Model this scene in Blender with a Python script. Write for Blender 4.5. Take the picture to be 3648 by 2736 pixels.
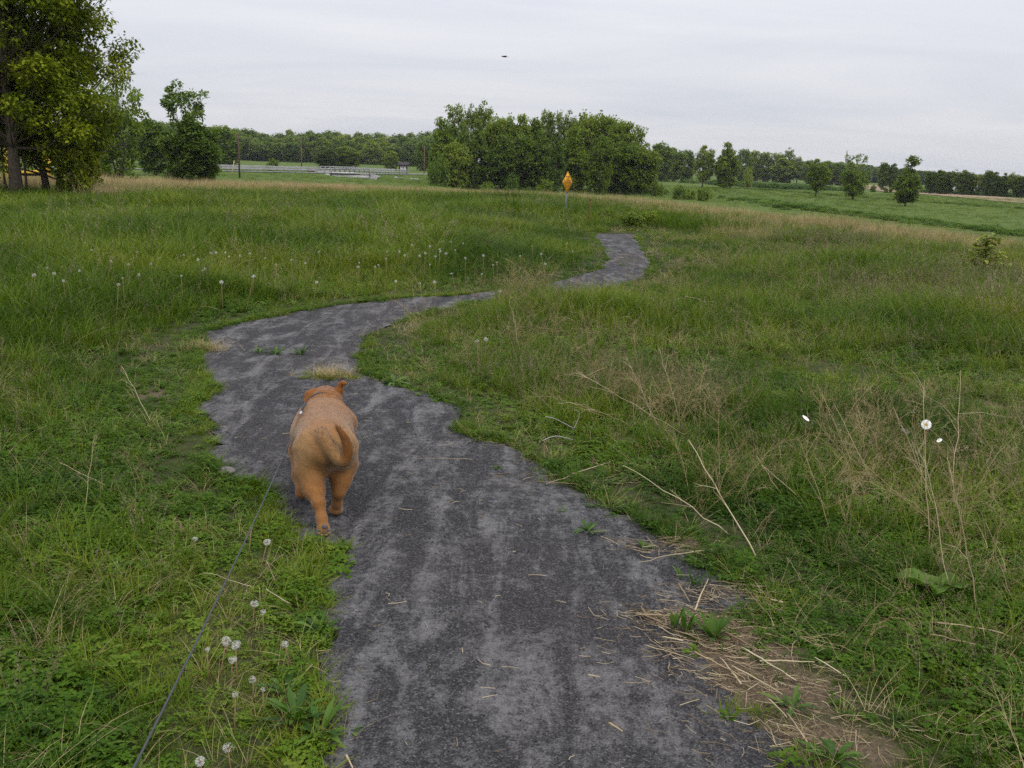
import bpy, math, random
import numpy as np
from mathutils import Vector, Matrix

SC = bpy.context.scene
for o in list(bpy.data.objects):
    bpy.data.objects.remove(o)
rng = np.random.default_rng(11)
random.seed(5)

# ------------------------------------------------------------------ camera
CAM_H, PITCH, ROLL, FPX = 1.6, math.radians(12.9), math.radians(1.8), 963.0
cam_data = bpy.data.cameras.new("camera")
cam = bpy.data.objects.new("camera", cam_data)
SC.collection.objects.link(cam)
cam_data.sensor_width = 36.0
cam_data.lens = FPX / 1024 * 36.0
cam_data.clip_start = 0.05
cam_data.clip_end = 8000
CM = (Matrix.Rotation(math.pi / 2 - PITCH, 4, 'X') @ Matrix.Rotation(ROLL, 4, 'Z'))
cam.matrix_world = Matrix.Translation((0, 0, CAM_H)) @ CM
SC.camera = cam
CM3 = np.array(CM.to_3x3())

# ------------------------------------------------------------------ sky, sun, exposure
SUN_EL, SUN_AZ = math.radians(52), math.radians(150)
world = bpy.data.worlds.new("World")
SC.world = world
world.use_nodes = True
wt = world.node_tree
wt.nodes.clear()
def WN(t, **k):
    n = wt.nodes.new(t)
    for a, b in k.items():
        setattr(n, a, b)
    return n
w_out = WN("ShaderNodeOutputWorld")
w_bg = WN("ShaderNodeBackground")
w_bg.inputs["Strength"].default_value = 0.1
w_sky = WN("ShaderNodeTexSky", sky_type='NISHITA', sun_disc=False)
w_sky.sun_elevation, w_sky.sun_rotation = SUN_EL, SUN_AZ
w_tc = WN("ShaderNodeTexCoord")
w_sep = WN("ShaderNodeSeparateXYZ")
wt.links.new(w_tc.outputs["Generated"], w_sep.inputs[0])
def wmath(op, a, b=None):
    n = WN("ShaderNodeMath", operation=op)
    for i, v in enumerate((a, b)):
        if v is None:
            continue
        if isinstance(v, (int, float)):
            n.inputs[i].default_value = v
        else:
            wt.links.new(v, n.inputs[i])
    return n.outputs[0]
zpos = wmath('MAXIMUM', w_sep.outputs[2], 0.0)
zz = wmath('ADD', zpos, 0.10)
w_cmb = WN("ShaderNodeCombineXYZ")
wt.links.new(wmath('DIVIDE', w_sep.outputs[0], zz), w_cmb.inputs[0])
wt.links.new(wmath('DIVIDE', w_sep.outputs[1], zz), w_cmb.inputs[1])
w_map = WN("ShaderNodeMapping")
w_map.inputs["Rotation"].default_value = (0, 0, 0.12)
w_map.inputs["Scale"].default_value = (0.55, 1.0, 1)
wt.links.new(w_cmb.outputs[0], w_map.inputs[0])
w_n1 = WN("ShaderNodeTexNoise")
w_n1.inputs["Scale"].default_value = 0.9
w_n1.inputs["Detail"].default_value = 8
w_n1.inputs["Roughness"].default_value = 0.55
w_n1.inputs["Distortion"].default_value = 0.6
wt.links.new(w_map.outputs[0], w_n1.inputs["Vector"])
w_cr = WN("ShaderNodeValToRGB")
w_cr.color_ramp.elements[0].position = 0.30
w_cr.color_ramp.elements[0].color = (6.9, 7.15, 7.9, 1)
w_cr.color_ramp.elements[1].position = 0.68
w_cr.color_ramp.elements[1].color = (8.3, 8.3, 8.7, 1)
wt.links.new(w_n1.outputs["Fac"], w_cr.inputs[0])
# an overcast sky brightens from the horizon to the zenith
cie = wmath('ADD', wmath('MULTIPLY', zpos, 1.45), 0.87)
w_vm = WN("ShaderNodeVectorMath", operation='SCALE')
wt.links.new(w_cr.outputs[0], w_vm.inputs[0])
wt.links.new(cie, w_vm.inputs["Scale"])
w_mix = WN("ShaderNodeMix", data_type='RGBA')
w_mix.inputs["Factor"].default_value = 0.93
wt.links.new(w_sky.outputs[0], w_mix.inputs["A"])
wt.links.new(w_vm.outputs[0], w_mix.inputs["B"])
wt.links.new(w_mix.outputs["Result"], w_bg.inputs["Color"])
wt.links.new(w_bg.outputs[0], w_out.inputs[0])

sun_data = bpy.data.lights.new("sun", 'SUN')
sun_data.energy = 1.4
sun_data.angle = math.radians(20)
sun_data.color = (1.0, 0.96, 0.9)
sun = bpy.data.objects.new("sun", sun_data)
SC.collection.objects.link(sun)
sdir = Vector((math.sin(SUN_AZ) * math.cos(SUN_EL), math.cos(SUN_AZ) * math.cos(SUN_EL), math.sin(SUN_EL)))
sun.rotation_euler = sdir.to_track_quat('Z', 'Y').to_euler()
sun.location = (0, 0, 60)

SC.view_settings.view_transform = 'Standard'
SC.view_settings.look = 'None'
SC.view_settings.exposure = 0.0
SC.view_settings.gamma = 1.0
SC.view_settings.use_curve_mapping = False
SC.cycles.use_denoising = False
SC.cycles.max_bounces = 5
SC.cycles.diffuse_bounces = 3
SC.cycles.glossy_bounces = 2
SC.cycles.transmission_bounces = 3
SC.cycles.transparent_max_bounces = 4
SC.cycles.caustics_reflective = False
SC.cycles.caustics_refractive = False

# ------------------------------------------------------------------ helpers
def ray(px, py):
    v = np.array([(px - 512) / FPX, -(py - 384) / FPX, -1.0])
    w = CM3 @ v
    return w / np.linalg.norm(w)

def ground_px(px, py, z=0.0):
    """point where the view ray meets the level z"""
    d = ray(px, py)
    t = (z - CAM_H) / d[2]
    return np.array([d[0] * t, d[1] * t])

def on_ray(px, py, r):
    d = ray(px, py)
    t = r / math.hypot(d[0], d[1])
    return np.array([0, 0, CAM_H]) + d * t

def project(p):
    q = CM3.T @ (np.array(p, float) - np.array([0, 0, CAM_H]))
    return 512 + FPX * q[0] / -q[2], 384 - FPX * q[1] / -q[2]

def sst(a, b, x):
    t = np.clip((np.asarray(x, float) - a) / (b - a), 0, 1)
    return t * t * (3 - 2 * t)

def vnoise(x, y, scale, seed=0):
    """smooth value noise 0..1"""
    x = np.asarray(x, float) / scale + 137.1 * seed
    y = np.asarray(y, float) / scale + 71.7 * seed
    xi, yi = np.floor(x).astype(np.int64), np.floor(y).astype(np.int64)
    fx, fy = x - xi, y - yi
    fx, fy = fx * fx * (3 - 2 * fx), fy * fy * (3 - 2 * fy)
    def h(a, b):
        n = (a * 374761393 + b * 668265263 + seed * 97531) & 0x7fffffff
        n = ((n ^ (n >> 13)) * 1274126177) & 0x7fffffff
        return ((n ^ (n >> 16)) & 0xffff) / 65535.0
    return (h(xi, yi) * (1 - fx) + h(xi + 1, yi) * fx) * (1 - fy) + (h(xi, yi + 1) * (1 - fx) + h(xi + 1, yi + 1) * fx) * fy

def fnoise(x, y, scale, seed=0):
    return .55 * vnoise(x, y, scale, seed) + .3 * vnoise(x, y, scale * .47, seed + 1) + .15 * vnoise(x, y, scale * .21, seed + 2)

def pip(poly, x, y):
    inside = np.zeros(len(x), bool)
    n = len(poly)
    for i in range(n):
        x1, y1 = poly[i]
        x2, y2 = poly[(i + 1) % n]
        if y1 == y2:
            continue
        c = ((y1 > y) != (y2 > y)) & (x < (x2 - x1) * (y - y1) / (y2 - y1) + x1)
        inside ^= c
    return inside

def seg_dist(poly, x, y, closed=True):
    best = np.full(len(x), 1e9)
    n = len(poly)
    for i in range(n if closed else n - 1):
        ax, ay = poly[i]
        bx, by = poly[(i + 1) % n]
        dx, dy = bx - ax, by - ay
        L2 = dx * dx + dy * dy + 1e-12
        t = np.clip(((x - ax) * dx + (y - ay) * dy) / L2, 0, 1)
        best = np.minimum(best, np.hypot(x - ax - t * dx, y - ay - t * dy))
    return best

def catmull(P, n):
    P = np.array(P, float)
    out = []
    for i in range(len(P) - 1):
        p0, p1, p2, p3 = P[max(i - 1, 0)], P[i], P[i + 1], P[min(i + 2, len(P) - 1)]
        for k in range(n):
            t = k / n
            out.append(.5 * (2 * p1 + (p2 - p0) * t + (2 * p0 - 5 * p1 + 4 * p2 - p3) * t * t + (3 * p1 - p0 - 3 * p2 + p3) * t ** 3))
    out.append(P[-1])
    return np.array(out)

class MB:
    """gathers vertices, triangles and quads with a material index and one random value per piece"""
    def __init__(s):
        s.v, s.q, s.t, s.qm, s.tm, s.bv, s.n = [], [], [], [], [], [], 0
    def add(s, v, q=None, t=None, m=0, bv=None):
        v = np.asarray(v, float).reshape(-1, 3)
        if q is not None and len(q):
            q = np.asarray(q, np.int64).reshape(-1, 4) + s.n
            s.q.append(q); s.qm.append(np.full(len(q), m))
        if t is not None and len(t):
            t = np.asarray(t, np.int64).reshape(-1, 3) + s.n
            s.t.append(t); s.tm.append(np.full(len(t), m))
        s.v.append(v)
        if bv is None:
            bv = .5
        s.bv.append(np.broadcast_to(np.asarray(bv, float), (len(v),)).copy())
        s.n += len(v)
    def box(s, c, h, m=0, rot=0.0, bv=None):
        sx, sy, sz = h
        v = np.array([[a * sx, b * sy, d * sz] for a in (-1, 1) for b in (-1, 1) for d in (-1, 1)])
        cr, sr = math.cos(rot), math.sin(rot)
        v = np.stack([v[:, 0] * cr - v[:, 1] * sr, v[:, 0] * sr + v[:, 1] * cr, v[:, 2]], 1) + np.array(c)
        s.add(v, q=[[0, 1, 3, 2], [4, 6, 7, 5], [0, 4, 5, 1], [2, 3, 7, 6], [0, 2, 6, 4], [1, 5, 7, 3]], m=m, bv=bv)
    def beam(s, a, b, w, h, m=0):
        """a box from a to b, w wide and h tall"""
        a, b = np.array(a, float), np.array(b, float)
        d = b - a; d /= np.linalg.norm(d)
        sd = np.cross(d, [0, 0, 1.0])
        if np.linalg.norm(sd) < 1e-4:
            sd = np.array([1.0, 0, 0])
        sd /= np.linalg.norm(sd)
        up = np.cross(sd, d)
        v = [p + sd * i * w / 2 + up * j * h / 2 for p in (a, b) for i in (-1, 1) for j in (-1, 1)]
        s.add(v, q=[[0, 1, 3, 2], [4, 6, 7, 5], [0, 4, 5, 1], [2, 3, 7, 6], [0, 2, 6, 4], [1, 5, 7, 3]], m=m)
    def tube(s, P, R, sides=6, m=0, bv=None, cap=True):
        P = np.asarray(P, float)
        R = np.broadcast_to(np.asarray(R, float), (len(P),))
        T = np.gradient(P, axis=0)
        T /= np.linalg.norm(T, axis=1)[:, None] + 1e-12
        ref = np.array([0.0, 0, 1]) if abs(T[0, 2]) < .9 else np.array([1.0, 0, 0])
        A = np.cross(T, ref); A /= np.linalg.norm(A, axis=1)[:, None] + 1e-12
        B = np.cross(T, A)
        an = np.arange(sides) * 2 * math.pi / sides
        V = (P[:, None, :] + R[:, None, None] * (np.cos(an)[None, :, None] * A[:, None, :] + np.sin(an)[None, :, None] * B[:, None, :])).reshape(-1, 3)
        q = []
        for i in range(len(P) - 1):
            for k in range(sides):
                k2 = (k + 1) % sides
                q.append([i * sides + k, i * sides + k2, (i + 1) * sides + k2, (i + 1) * sides + k])
        t = []
        if cap:
            e = (len(P) - 1) * sides
            for k in range(1, sides - 1):
                t.append([0, k + 1, k]); t.append([e, e + k, e + k + 1])
        s.add(V, q=q, t=t, m=m, bv=bv)
    def mesh(s, name, mats, smooth=False):
        me = bpy.data.meshes.new(name)
        v = np.concatenate(s.v)
        q = np.concatenate(s.q) if s.q else np.zeros((0, 4), np.int64)
        t = np.concatenate(s.t) if s.t else np.zeros((0, 3), np.int64)
        me.vertices.add(len(v)); me.vertices.foreach_set("co", v.astype(np.float32).ravel())
        loops = np.concatenate([q.ravel(), t.ravel()]).astype(np.int32)
        me.loops.add(len(loops)); me.loops.foreach_set("vertex_index", loops)
        tot = np.concatenate([np.full(len(q), 4), np.full(len(t), 3)]).astype(np.int32)
        st = np.concatenate([[0], np.cumsum(tot)[:-1]]).astype(np.int32)
        me.polygons.add(len(tot)); me.polygons.foreach_set("loop_start", st)
        mi = np.concatenate((s.qm + s.tm) or [np.zeros(0)]).astype(np.int32) if (s.q or s.t) else np.zeros(0, np.int32)
        me.polygons.foreach_set("material_index", mi)
        if smooth:
            me.polygons.foreach_set("use_smooth", np.ones(len(tot), bool))
        for m in (mats if isinstance(mats, (list, tuple)) else [mats]):
            me.materials.append(m)
        at = me.attributes.new("bv", 'FLOAT', 'POINT')
        at.data.foreach_set("value", np.concatenate(s.bv).astype(np.float32))
        me.update(calc_edges=True)
        return me
    def obj(s, name, mats, parent=None, smooth=False):
        o = bpy.data.objects.new(name, s.mesh(name, mats, smooth))
        SC.collection.objects.link(o)
        if parent is not None:
            o.parent = parent
        return o

def tag(o, label=None, cat=None, group=None, kind=None):
    if label: o["label"] = label
    if cat: o["category"] = cat
    if group: o["group"] = group
    if kind: o["kind"] = kind
    return o

def empty(name, loc, rz=0.0, scale=1.0, label=None, cat=None, group=None):
    o = bpy.data.objects.new(name, None)
    o.empty_display_size = .1
    SC.collection.objects.link(o)
    o.location = loc
    o.rotation_euler = (0, 0, rz)
    o.scale = (scale,) * 3 if np.isscalar(scale) else scale
    return tag(o, label, cat, group)

def link(name, me, parent=None):
    o = bpy.data.objects.new(name, me)
    SC.collection.objects.link(o)
    if parent is not None:
        o.parent = parent
    return o

def dup(root, loc, rz=0.0, scale=1.0, label=None, cat=None, group=None):
    """a copy of a thing with copies of its parts and their sub-parts"""
    r = root.copy()
    SC.collection.objects.link(r)
    r.location = loc
    r.rotation_euler = (0, 0, rz)
    r.scale = (scale,) * 3 if np.isscalar(scale) else scale
    for ch in list(root.children):
        c = ch.copy(); SC.collection.objects.link(c); c.parent = r
        for g in list(ch.children):
            e = g.copy(); SC.collection.objects.link(e); e.parent = c
    tag(r, label, cat, group)
    return r

# ------------------------------------------------------------------ materials
class NT:
    def __init__(s, name):
        s.m = bpy.data.materials.new(name)
        s.m.use_nodes = True
        s.t = s.m.node_tree
        s.t.nodes.clear()
        s.out = s.n("ShaderNodeOutputMaterial")
    def n(s, t, **k):
        x = s.t.nodes.new(t)
        for a, b in k.items():
            setattr(x, a, b)
        return x
    def set(s, sock, v):
        if isinstance(v, bpy.types.NodeSocket):
            s.t.links.new(v, sock)
        else:
            if sock.type == 'RGBA' and not np.isscalar(v) and len(v) == 3:
                v = (*v, 1)
            sock.default_value = v
    def math(s, op, a, b=None, c=None, clamp=False):
        x = s.n("ShaderNodeMath", operation=op, use_clamp=clamp)
        for i, v in enumerate((a, b, c)):
            if v is not None:
                s.set(x.inputs[i], v)
        return x.outputs[0]
    def attr(s, name, typ='GEOMETRY'):
        x = s.n("ShaderNodeAttribute", attribute_name=name, attribute_type=typ)
        return x
    def pos(s):
        return s.n("ShaderNodeNewGeometry").outputs["Position"]
    def noise(s, vec, scale, detail=4, rough=.55, dist=0):
        x = s.n("ShaderNodeTexNoise")
        if vec is not None:
            s.set(x.inputs["Vector"], vec)
        x.inputs["Scale"].default_value = scale
        x.inputs["Detail"].default_value = detail
        x.inputs["Roughness"].default_value = rough
        x.inputs["Distortion"].default_value = dist
        return x.outputs["Fac"]
    def ramp(s, fac, stops):
        x = s.n("ShaderNodeValToRGB")
        e = x.color_ramp.elements
        while len(e) < len(stops):
            e.new(.5)
        for i, (p, c) in enumerate(stops):
            e[i].position = p
            e[i].color = (*c, 1) if len(c) == 3 else c
        s.set(x.inputs[0], fac)
        return x.outputs[0]
    def mix(s, f, a, b, blend='MIX'):
        x = s.n("ShaderNodeMix", data_type='RGBA', blend_type=blend)
        s.set(x.inputs["Factor"], f)
        s.set(x.inputs["A"], a)
        s.set(x.inputs["B"], b)
        return x.outputs["Result"]
    def bsdf(s, col, rough=.8, spec=.3, metal=0, bump=None, bstr=.3, bdist=.01, **k):
        b = s.n("ShaderNodeBsdfPrincipled")
        s.set(b.inputs["Base Color"], col)
        s.set(b.inputs["Roughness"], rough)
        s.set(b.inputs["Specular IOR Level"], spec)
        s.set(b.inputs["Metallic"], metal)
        if bump is not None:
            u = s.n("ShaderNodeBump")
            u.inputs["Strength"].default_value = bstr
            u.inputs["Distance"].default_value = bdist
            s.set(u.inputs["Height"], bump)
            s.t.links.new(u.outputs[0], b.inputs["Normal"])
        return b.outputs[0]
    def done(s, sh):
        s.t.links.new(sh, s.out.inputs[0])
        return s.m

def leaf_material(name, stops, transl=.3, rough=.5, spec=.35, inst=True, tw=.65, obj_rand=False):
    """leaf colour: tint of the plant plus a value of its own for every leaf"""
    k = NT(name)
    bv = k.attr("bv").outputs["Fac"]
    if inst:
        f = k.math('ADD', k.math('MULTIPLY', k.attr("tint", 'INSTANCER').outputs["Fac"], tw), k.math('MULTIPLY', bv, 1 - tw))
    elif obj_rand:
        rnd = k.n("ShaderNodeObjectInfo").outputs["Random"]
        f = k.math('ADD', k.math('MULTIPLY', rnd, tw), k.math('MULTIPLY', bv, 1 - tw))
    else:
        f = bv
    col = k.ramp(f, stops)
    b = k.bsdf(col, rough, spec)
    if transl:
        t = k.n("ShaderNodeBsdfTranslucent")
        k.t.links.new(k.mix(1.0, col, (1.0, 1.05, .55), 'MULTIPLY'), t.inputs[0])
        mx = k.n("ShaderNodeMixShader")
        mx.inputs[0].default_value = transl
        k.t.links.new(b, mx.inputs[1]); k.t.links.new(t.outputs[0], mx.inputs[2])
        return k.done(mx.outputs[0])
    return k.done(b)

def plain(name, col, rough=.7, spec=.3, metal=0, var=.15, scale=8, bump=.2):
    k = NT(name)
    co = k.n("ShaderNodeTexCoord").outputs["Object"]
    f = k.noise(co, scale, 5, .6)
    c = np.array(col)
    cc = k.ramp(f, [(.3, tuple(c * (1 - var))), (.7, tuple(np.minimum(c * (1 + var), 1)))])
    return k.done(k.bsdf(cc, rough, spec, metal, bump=f, bstr=bump, bdist=.02))

GREEN = [(0, (.019, .045, .003)), (.33, (.055, .108, .006)), (.62, (.112, .170, .010)), (.85, (.175, .212, .018)), (1, (.22, .22, .045))]
M_grass = leaf_material("grass_green", GREEN, spec=.12)
M_cover = leaf_material("leaf_green", [(0, (.016, .047, .003)), (.4, (.052, .114, .006)), (.75, (.104, .178, .011)), (1, (.18, .23, .026))], rough=.55, spec=.12)
M_dry = leaf_material("dry_straw", [(0, (.19, .14, .065)), (.5, (.37, .285, .140)), (1, (.56, .46, .26))], transl=.2, rough=.65, spec=.2)
M_seed = leaf_material("seed_panicle", [(0, (.12, .095, .055)), (.5, (.22, .175, .11)), (1, (.36, .30, .20))], transl=.2, rough=.7, spec=.2)
M_straw = leaf_material("straw", [(0, (.085, .06, .032)), (.5, (.24, .175, .095)), (1, (.50, .41, .26))], transl=0, rough=.6, spec=.25, inst=False)
M_stalk = leaf_material("dead_stalk", [(0, (.20, .145, .08)), (.5, (.36, .28, .165)), (1, (.55, .47, .32))], transl=0, rough=.65, spec=.2, inst=False, obj_rand=True, tw=.7)
M_twig = plain("pale_twig", (.42, .41, .38), .8)
M_bark = plain("bark", (.105, .085, .065), .9, .15, var=.35, scale=14, bump=.6)
M_barkd = plain("dark_bark", (.06, .05, .04), .9, .15, var=.3, scale=10, bump=.5)
def tree_green(name, a, b, c, transl=.4):
    return leaf_material(name, [(0, a), (.5, b), (1, c)], transl=transl, rough=.55, spec=.12, inst=False, obj_rand=True, tw=.5)
M_tree_big = leaf_material("maple_leaf", [(0, (.068, .110, .006)), (.5, (.195, .245, .014)), (1, (.39, .40, .034))], transl=.35, rough=.5, spec=.15, inst=False)
M_tree_mid = tree_green("tree_leaf_mid", (.074, .124, .013), (.160, .228, .022), (.27, .31, .046))
M_tree_dark = tree_green("tree_leaf_dark", (.058, .104, .014), (.114, .178, .022), (.190, .250, .040))
M_tree_pale = tree_green("tree_leaf_pale", (.090, .142, .018), (.165, .225, .034), (.25, .29, .062))
# ------------------------------------------------------------------ terrain
K = 1024 / 2212.0           # photo notes were taken on a 2212 wide view
def azpx(px):
    d = ray(px, 190.0)
    return math.atan2(d[0], d[1])
AZ_T = np.array([-3.2, azpx(-60), azpx(100), azpx(350), azpx(540), azpx(770), azpx(1024), azpx(1150), 3.2])
AZ_D = np.array([45.0, 45, 46, 52, 50, 34, 24.5, 23.5, 23.5])
AZ_L = np.array([-1.7, -1.7, -1.7, -1.8, -2.7, -3.1, -3.1, -3.1, -3.1])
AZ_F = np.array([-.8, -.8, -.8, -.7, -1.9, -3.0, -3.6, -3.6, -3.6])     # beyond 400 m
def polar(px, r):
    a = azpx(px)
    return np.array([r * math.sin(a), r * math.cos(a)])
ROAD = catmull([polar(-160, 190), polar(60, 184), polar(196, 188), polar(310, 197), polar(344, 200), polar(362, 203), polar(403, 214), polar(432, 226), polar(480, 252), polar(560, 300)], 8)
ROAD_Z = -1.35
B0, B1 = polar(322.5, 199), polar(361.5, 202.5)     # ends of the bridge
BDIR = (B1 - B0) / np.linalg.norm(B1 - B0)
BNOR = np.array([-BDIR[1], BDIR[0]])
BMID = (B0 + B1) / 2
BLEN = np.linalg.norm(B1 - B0)

def hz(x, y):
    x = np.atleast_1d(np.asarray(x, float)); y = np.atleast_1d(np.asarray(y, float))
    r = np.hypot(x, y); th = np.arctan2(x, y)
    D = np.interp(th, AZ_T, AZ_D); L = np.interp(th, AZ_T, AZ_L); F = np.interp(th, AZ_T, AZ_F)
    D = D + 3.0 * (vnoise(x, y, 11, 9) - .5)
    z = L * sst(D * .95, D * 1.75, r)
    z = z + (F - L) * sst(260, 430, r)
    z = z + (vnoise(x, y, 7, 3) - .5) * .16 * sst(14, 30, r) * (1 - sst(D * .9, D * 1.3, r))
    z = z + (vnoise(x, y, 40, 4) - .5) * .5 * sst(90, 200, r)
    far = (r > 140) & (r < 330)
    if far.any():
        d = seg_dist(ROAD, x[far], y[far], False)
        w = 1 - sst(4.2, 11, d)
        zf = z[far] * (1 - w) + (ROAD_Z - .12) * w
        # creek under the bridge
        qx, qy = x[far] - BMID[0], y[far] - BMID[1]
        al = qx * BDIR[0] + qy * BDIR[1]
        ac = qx * BNOR[0] + qy * BNOR[1]
        c = (1 - sst(BLEN * .50, BLEN * .72, np.abs(al))) * (1 - sst(45, 75, np.abs(ac)))
        zf = zf - c * 3.0
        z[far] = zf
    return z
def hz1(x, y):
    return float(hz([x], [y])[0])
def at(px, r, dz=0.0):
    p = polar(px, r)
    return np.array([p[0], p[1], hz1(*p) + dz])

# ---- the path, from its two edges on the level meadow
def edge(pts):
    return np.array([ground_px(a * K, b * K) for a, b in pts])
EL = edge([(660, 1990), (672, 1740), (670, 1659), (688, 1560), (688, 1450), (706, 1380), (690, 1320), (655, 1280), (668, 1235), (742, 1185), (690, 1182), (615, 1158), (590, 1110), (612, 1078), (560, 1046), (500, 1030), (450, 1012), (466, 955), (460, 915), (412, 885), (446, 842), (428, 792), (425, 750), (440, 718), (520, 698), (640, 672), (760, 656), (870, 644), (1000, 636), (1090, 626), (1190, 610), (1290, 584), (1312, 560), (1305, 535), (1282, 514), (1284, 505)])
ER = edge([(1990, 1900), (1850, 1740), (1740, 1659), (1640, 1570), (1555, 1480), (1500, 1400), (1520, 1350), (1635, 1312), (1570, 1235), (1440, 1155), (1310, 1092), (1200, 1022), (1105, 965), (990, 928), (1000, 882), (905, 848), (835, 830), (782, 800), (776, 760), (795, 722), (872, 692), (965, 668), (1050, 652), (1180, 634), (1300, 628), (1392, 602), (1408, 572), (1392, 542), (1375, 512), (1372, 505)])
PATH = np.concatenate([EL, ER[::-1]])
def center_x(y):
    """x of the path's middle at forward distance y"""
    return (np.interp(y, EL[:, 1], EL[:, 0]) + np.interp(y, ER[:, 1], ER[:, 0])) / 2
oE = np.argsort(EL[:, 1]); EL_s = EL[oE]; oR = np.argsort(ER[:, 1]); ER_s = ER[oR]
def center_x(y):
    return (np.interp(y, EL_s[:, 1], EL_s[:, 0]) + np.interp(y, ER_s[:, 1], ER_s[:, 0])) / 2

# bare or straw covered places: photo px (2212 view), radius in m along x / y
BARE = [(1420, 925, .34, .40), (1340, 935, .20, .25), (1760, 912, .36, .26), (1880, 932, .26, .18), (2130, 890, .34, .34), (1700, 862, .26, .2),
        (1480, 1330, .26, .24), (1550, 1420, .30, .17), (1640, 1500, .28, .15), (1740, 1600, .30, .15), (1440, 1185, .2, .14), (1570, 1290, .22, .13),
        (300, 850, .2, .2), (1520, 570, .6, 1.0)]
BARE_W = [(*ground_px(a * K, b * K), c, d) for a, b, c, d in BARE]
def bare(x, y):
    m = np.zeros(len(x))
    for cx, cy, rx, ry in BARE_W:
        q = ((x - cx) / rx) ** 2 + ((y - cy) / ry) ** 2
        m = np.maximum(m, 1 - sst(.35, 1.3, q + .9 * (vnoise(x, y, .18, 31) - .5)))
    return m

# ---- ground sheet: fine in front of the camera, coarse elsewhere, out to the horizon
r_list = [0.0, .5]
while r_list[-1] < 3600:
    r = r_list[-1]
    r_list.append(r + (min(max(r * .022, .035), 60) if not 150 < r < 260 else 1.3))
R_ = np.array(r_list)
A_ = np.concatenate([np.linspace(-math.pi, -.72, 26)[:-1], np.linspace(-.72, .72, 330), np.linspace(.72, math.pi, 26)[1:]])
RR, AA = np.meshgrid(R_, A_, indexing='ij')
gx, gy = (RR * np.sin(AA)).ravel(), (RR * np.cos(AA)).ravel()
gz = hz(gx, gy)
nr, na = RR.shape
I = np.arange(nr * na).reshape(nr, na)
quads = np.stack([I[:-1, :-1], I[1:, :-1], I[1:, 1:], I[:-1, 1:]], -1).reshape(-1, 4)
near = RR.ravel() < 40
gb = np.zeros(len(gx))
gb[near] = bare(gx[near], gy[near])
ins = np.zeros(len(gx), bool)
ins[near] = pip(PATH, gx[near], gy[near])
gz = gz + np.where(near, (vnoise(gx, gy, .5, 40) - .5) * .03, 0)
gz[ins] = -.012
mb = MB()
mb.add(np.stack([gx, gy, gz], 1), q=quads, bv=gb)
k = NT("meadow_soil")
P = k.pos()
bvn = k.attr("bv").outputs["Fac"]
ln = k.n("ShaderNodeVectorMath", operation='LENGTH'); k.set(ln.inputs[0], P)
far_f = k.math('SMOOTH_MIN', k.math('MULTIPLY', k.math('SUBTRACT', ln.outputs["Value"], 45.0), 1 / 60.0, clamp=True), 1.0, .1)
n1 = k.noise(P, 2.2, 5, .6); n2 = k.noise(P, 26, 4, .65)
soil = k.ramp(n2, [(.3, (.030, .032, .014)), (.6, (.060, .055, .026)), (.8, (.10, .085, .045))])
thatch = k.ramp(n1, [(.35, (.030, .050, .013)), (.7, (.055, .062, .022))])
nearc = k.mix(.5, soil, thatch)
barec = k.ramp(n2, [(.3, (.060, .047, .033)), (.55, (.112, .085, .058)), (.75, (.20, .155, .110))])
nearc = k.mix(bvn, nearc, barec)
# far fields are short hay: green with slow patches
f1 = k.noise(P, .018, 5, .6, .4); f2 = k.noise(P, .9, 5, .7)
field = k.mix(.45, k.ramp(f1, [(.3, (.052, .092, .013)), (.5, (.076, .116, .018)), (.7, (.100, .130, .030))]),
              k.ramp(f2, [(.3, (.050, .088, .012)), (.7, (.100, .135, .028))]))
gcol = k.mix(far_f, nearc, field)
n3 = k.noise(P, 90, 4, .7)
M_ground = k.done(k.bsdf(k.mix(k.math('MULTIPLY', bvn, .6), gcol, k.ramp(n3, [(.35, (.05, .036, .024)), (.62, (.20, .15, .10)), (.75, (.34, .27, .19))])), .95, .1, bump=k.math('ADD', n2, n3), bstr=.7, bdist=.02))
g = mb.obj("meadow_ground", M_ground, smooth=True)
tag(g, kind="structure")

# ---- path sheet
cells_v, cells_q = [], []
mb = MB()
def path_patch(y0, y1, cell):
    xs = np.arange(-6, 9, cell); ys = np.arange(y0, y1 - 1e-6, cell)
    CX, CY = np.meshgrid(xs, ys, indexing='ij')
    cx, cy = CX.ravel() + cell / 2, CY.ravel() + cell / 2
    jit = .05 * (vnoise(cx, cy, .13, 50) - .5) + .05 * (vnoise(cx, cy, .05, 51) - .5)
    inside = pip(PATH, cx + jit, cy + jit * .7)
    nx, ny = len(xs) + 1, len(ys) + 1
    VX, VY = np.meshgrid(np.arange(nx) * cell - 6, y0 + np.arange(ny) * cell, indexing='ij')
    vx, vy = VX.ravel(), VY.ravel()
    z = .004 + .012 * (fnoise(vx, vy, .55, 60) - .5) + .010 * (fnoise(vx * 2.2 + .8 * vy, vy * .5, .22, 63) - .5)
    J = np.arange(nx * ny).reshape(nx, ny)
    q = np.stack([J[:-1, :-1], J[1:, :-1], J[1:, 1:], J[:-1, 1:]], -1).reshape(-1, 4)[inside]
    used = np.unique(q)
    mp = np.full(nx * ny, -1); mp[used] = np.arange(len(used))
    mb.add(np.stack([vx, vy, z], 1)[used], q=mp[q])
path_patch(1.0, 5.8, .015)
path_patch(5.8, 10.0, .03)
path_patch(10.0, 24.0, .08)
k = NT("cinder_gravel")
P = k.pos()
mp_ = k.n("ShaderNodeMapping"); mp_.inputs["Rotation"].default_value = (0, 0, -.42); mp_.inputs["Scale"].default_value = (2.6, .60, 1)
k.set(mp_.inputs[0], P)
streak = k.noise(mp_.outputs[0], 2.1, 7, .66, 1.1)
fine = k.noise(P, 150, 3, .75)
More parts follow.
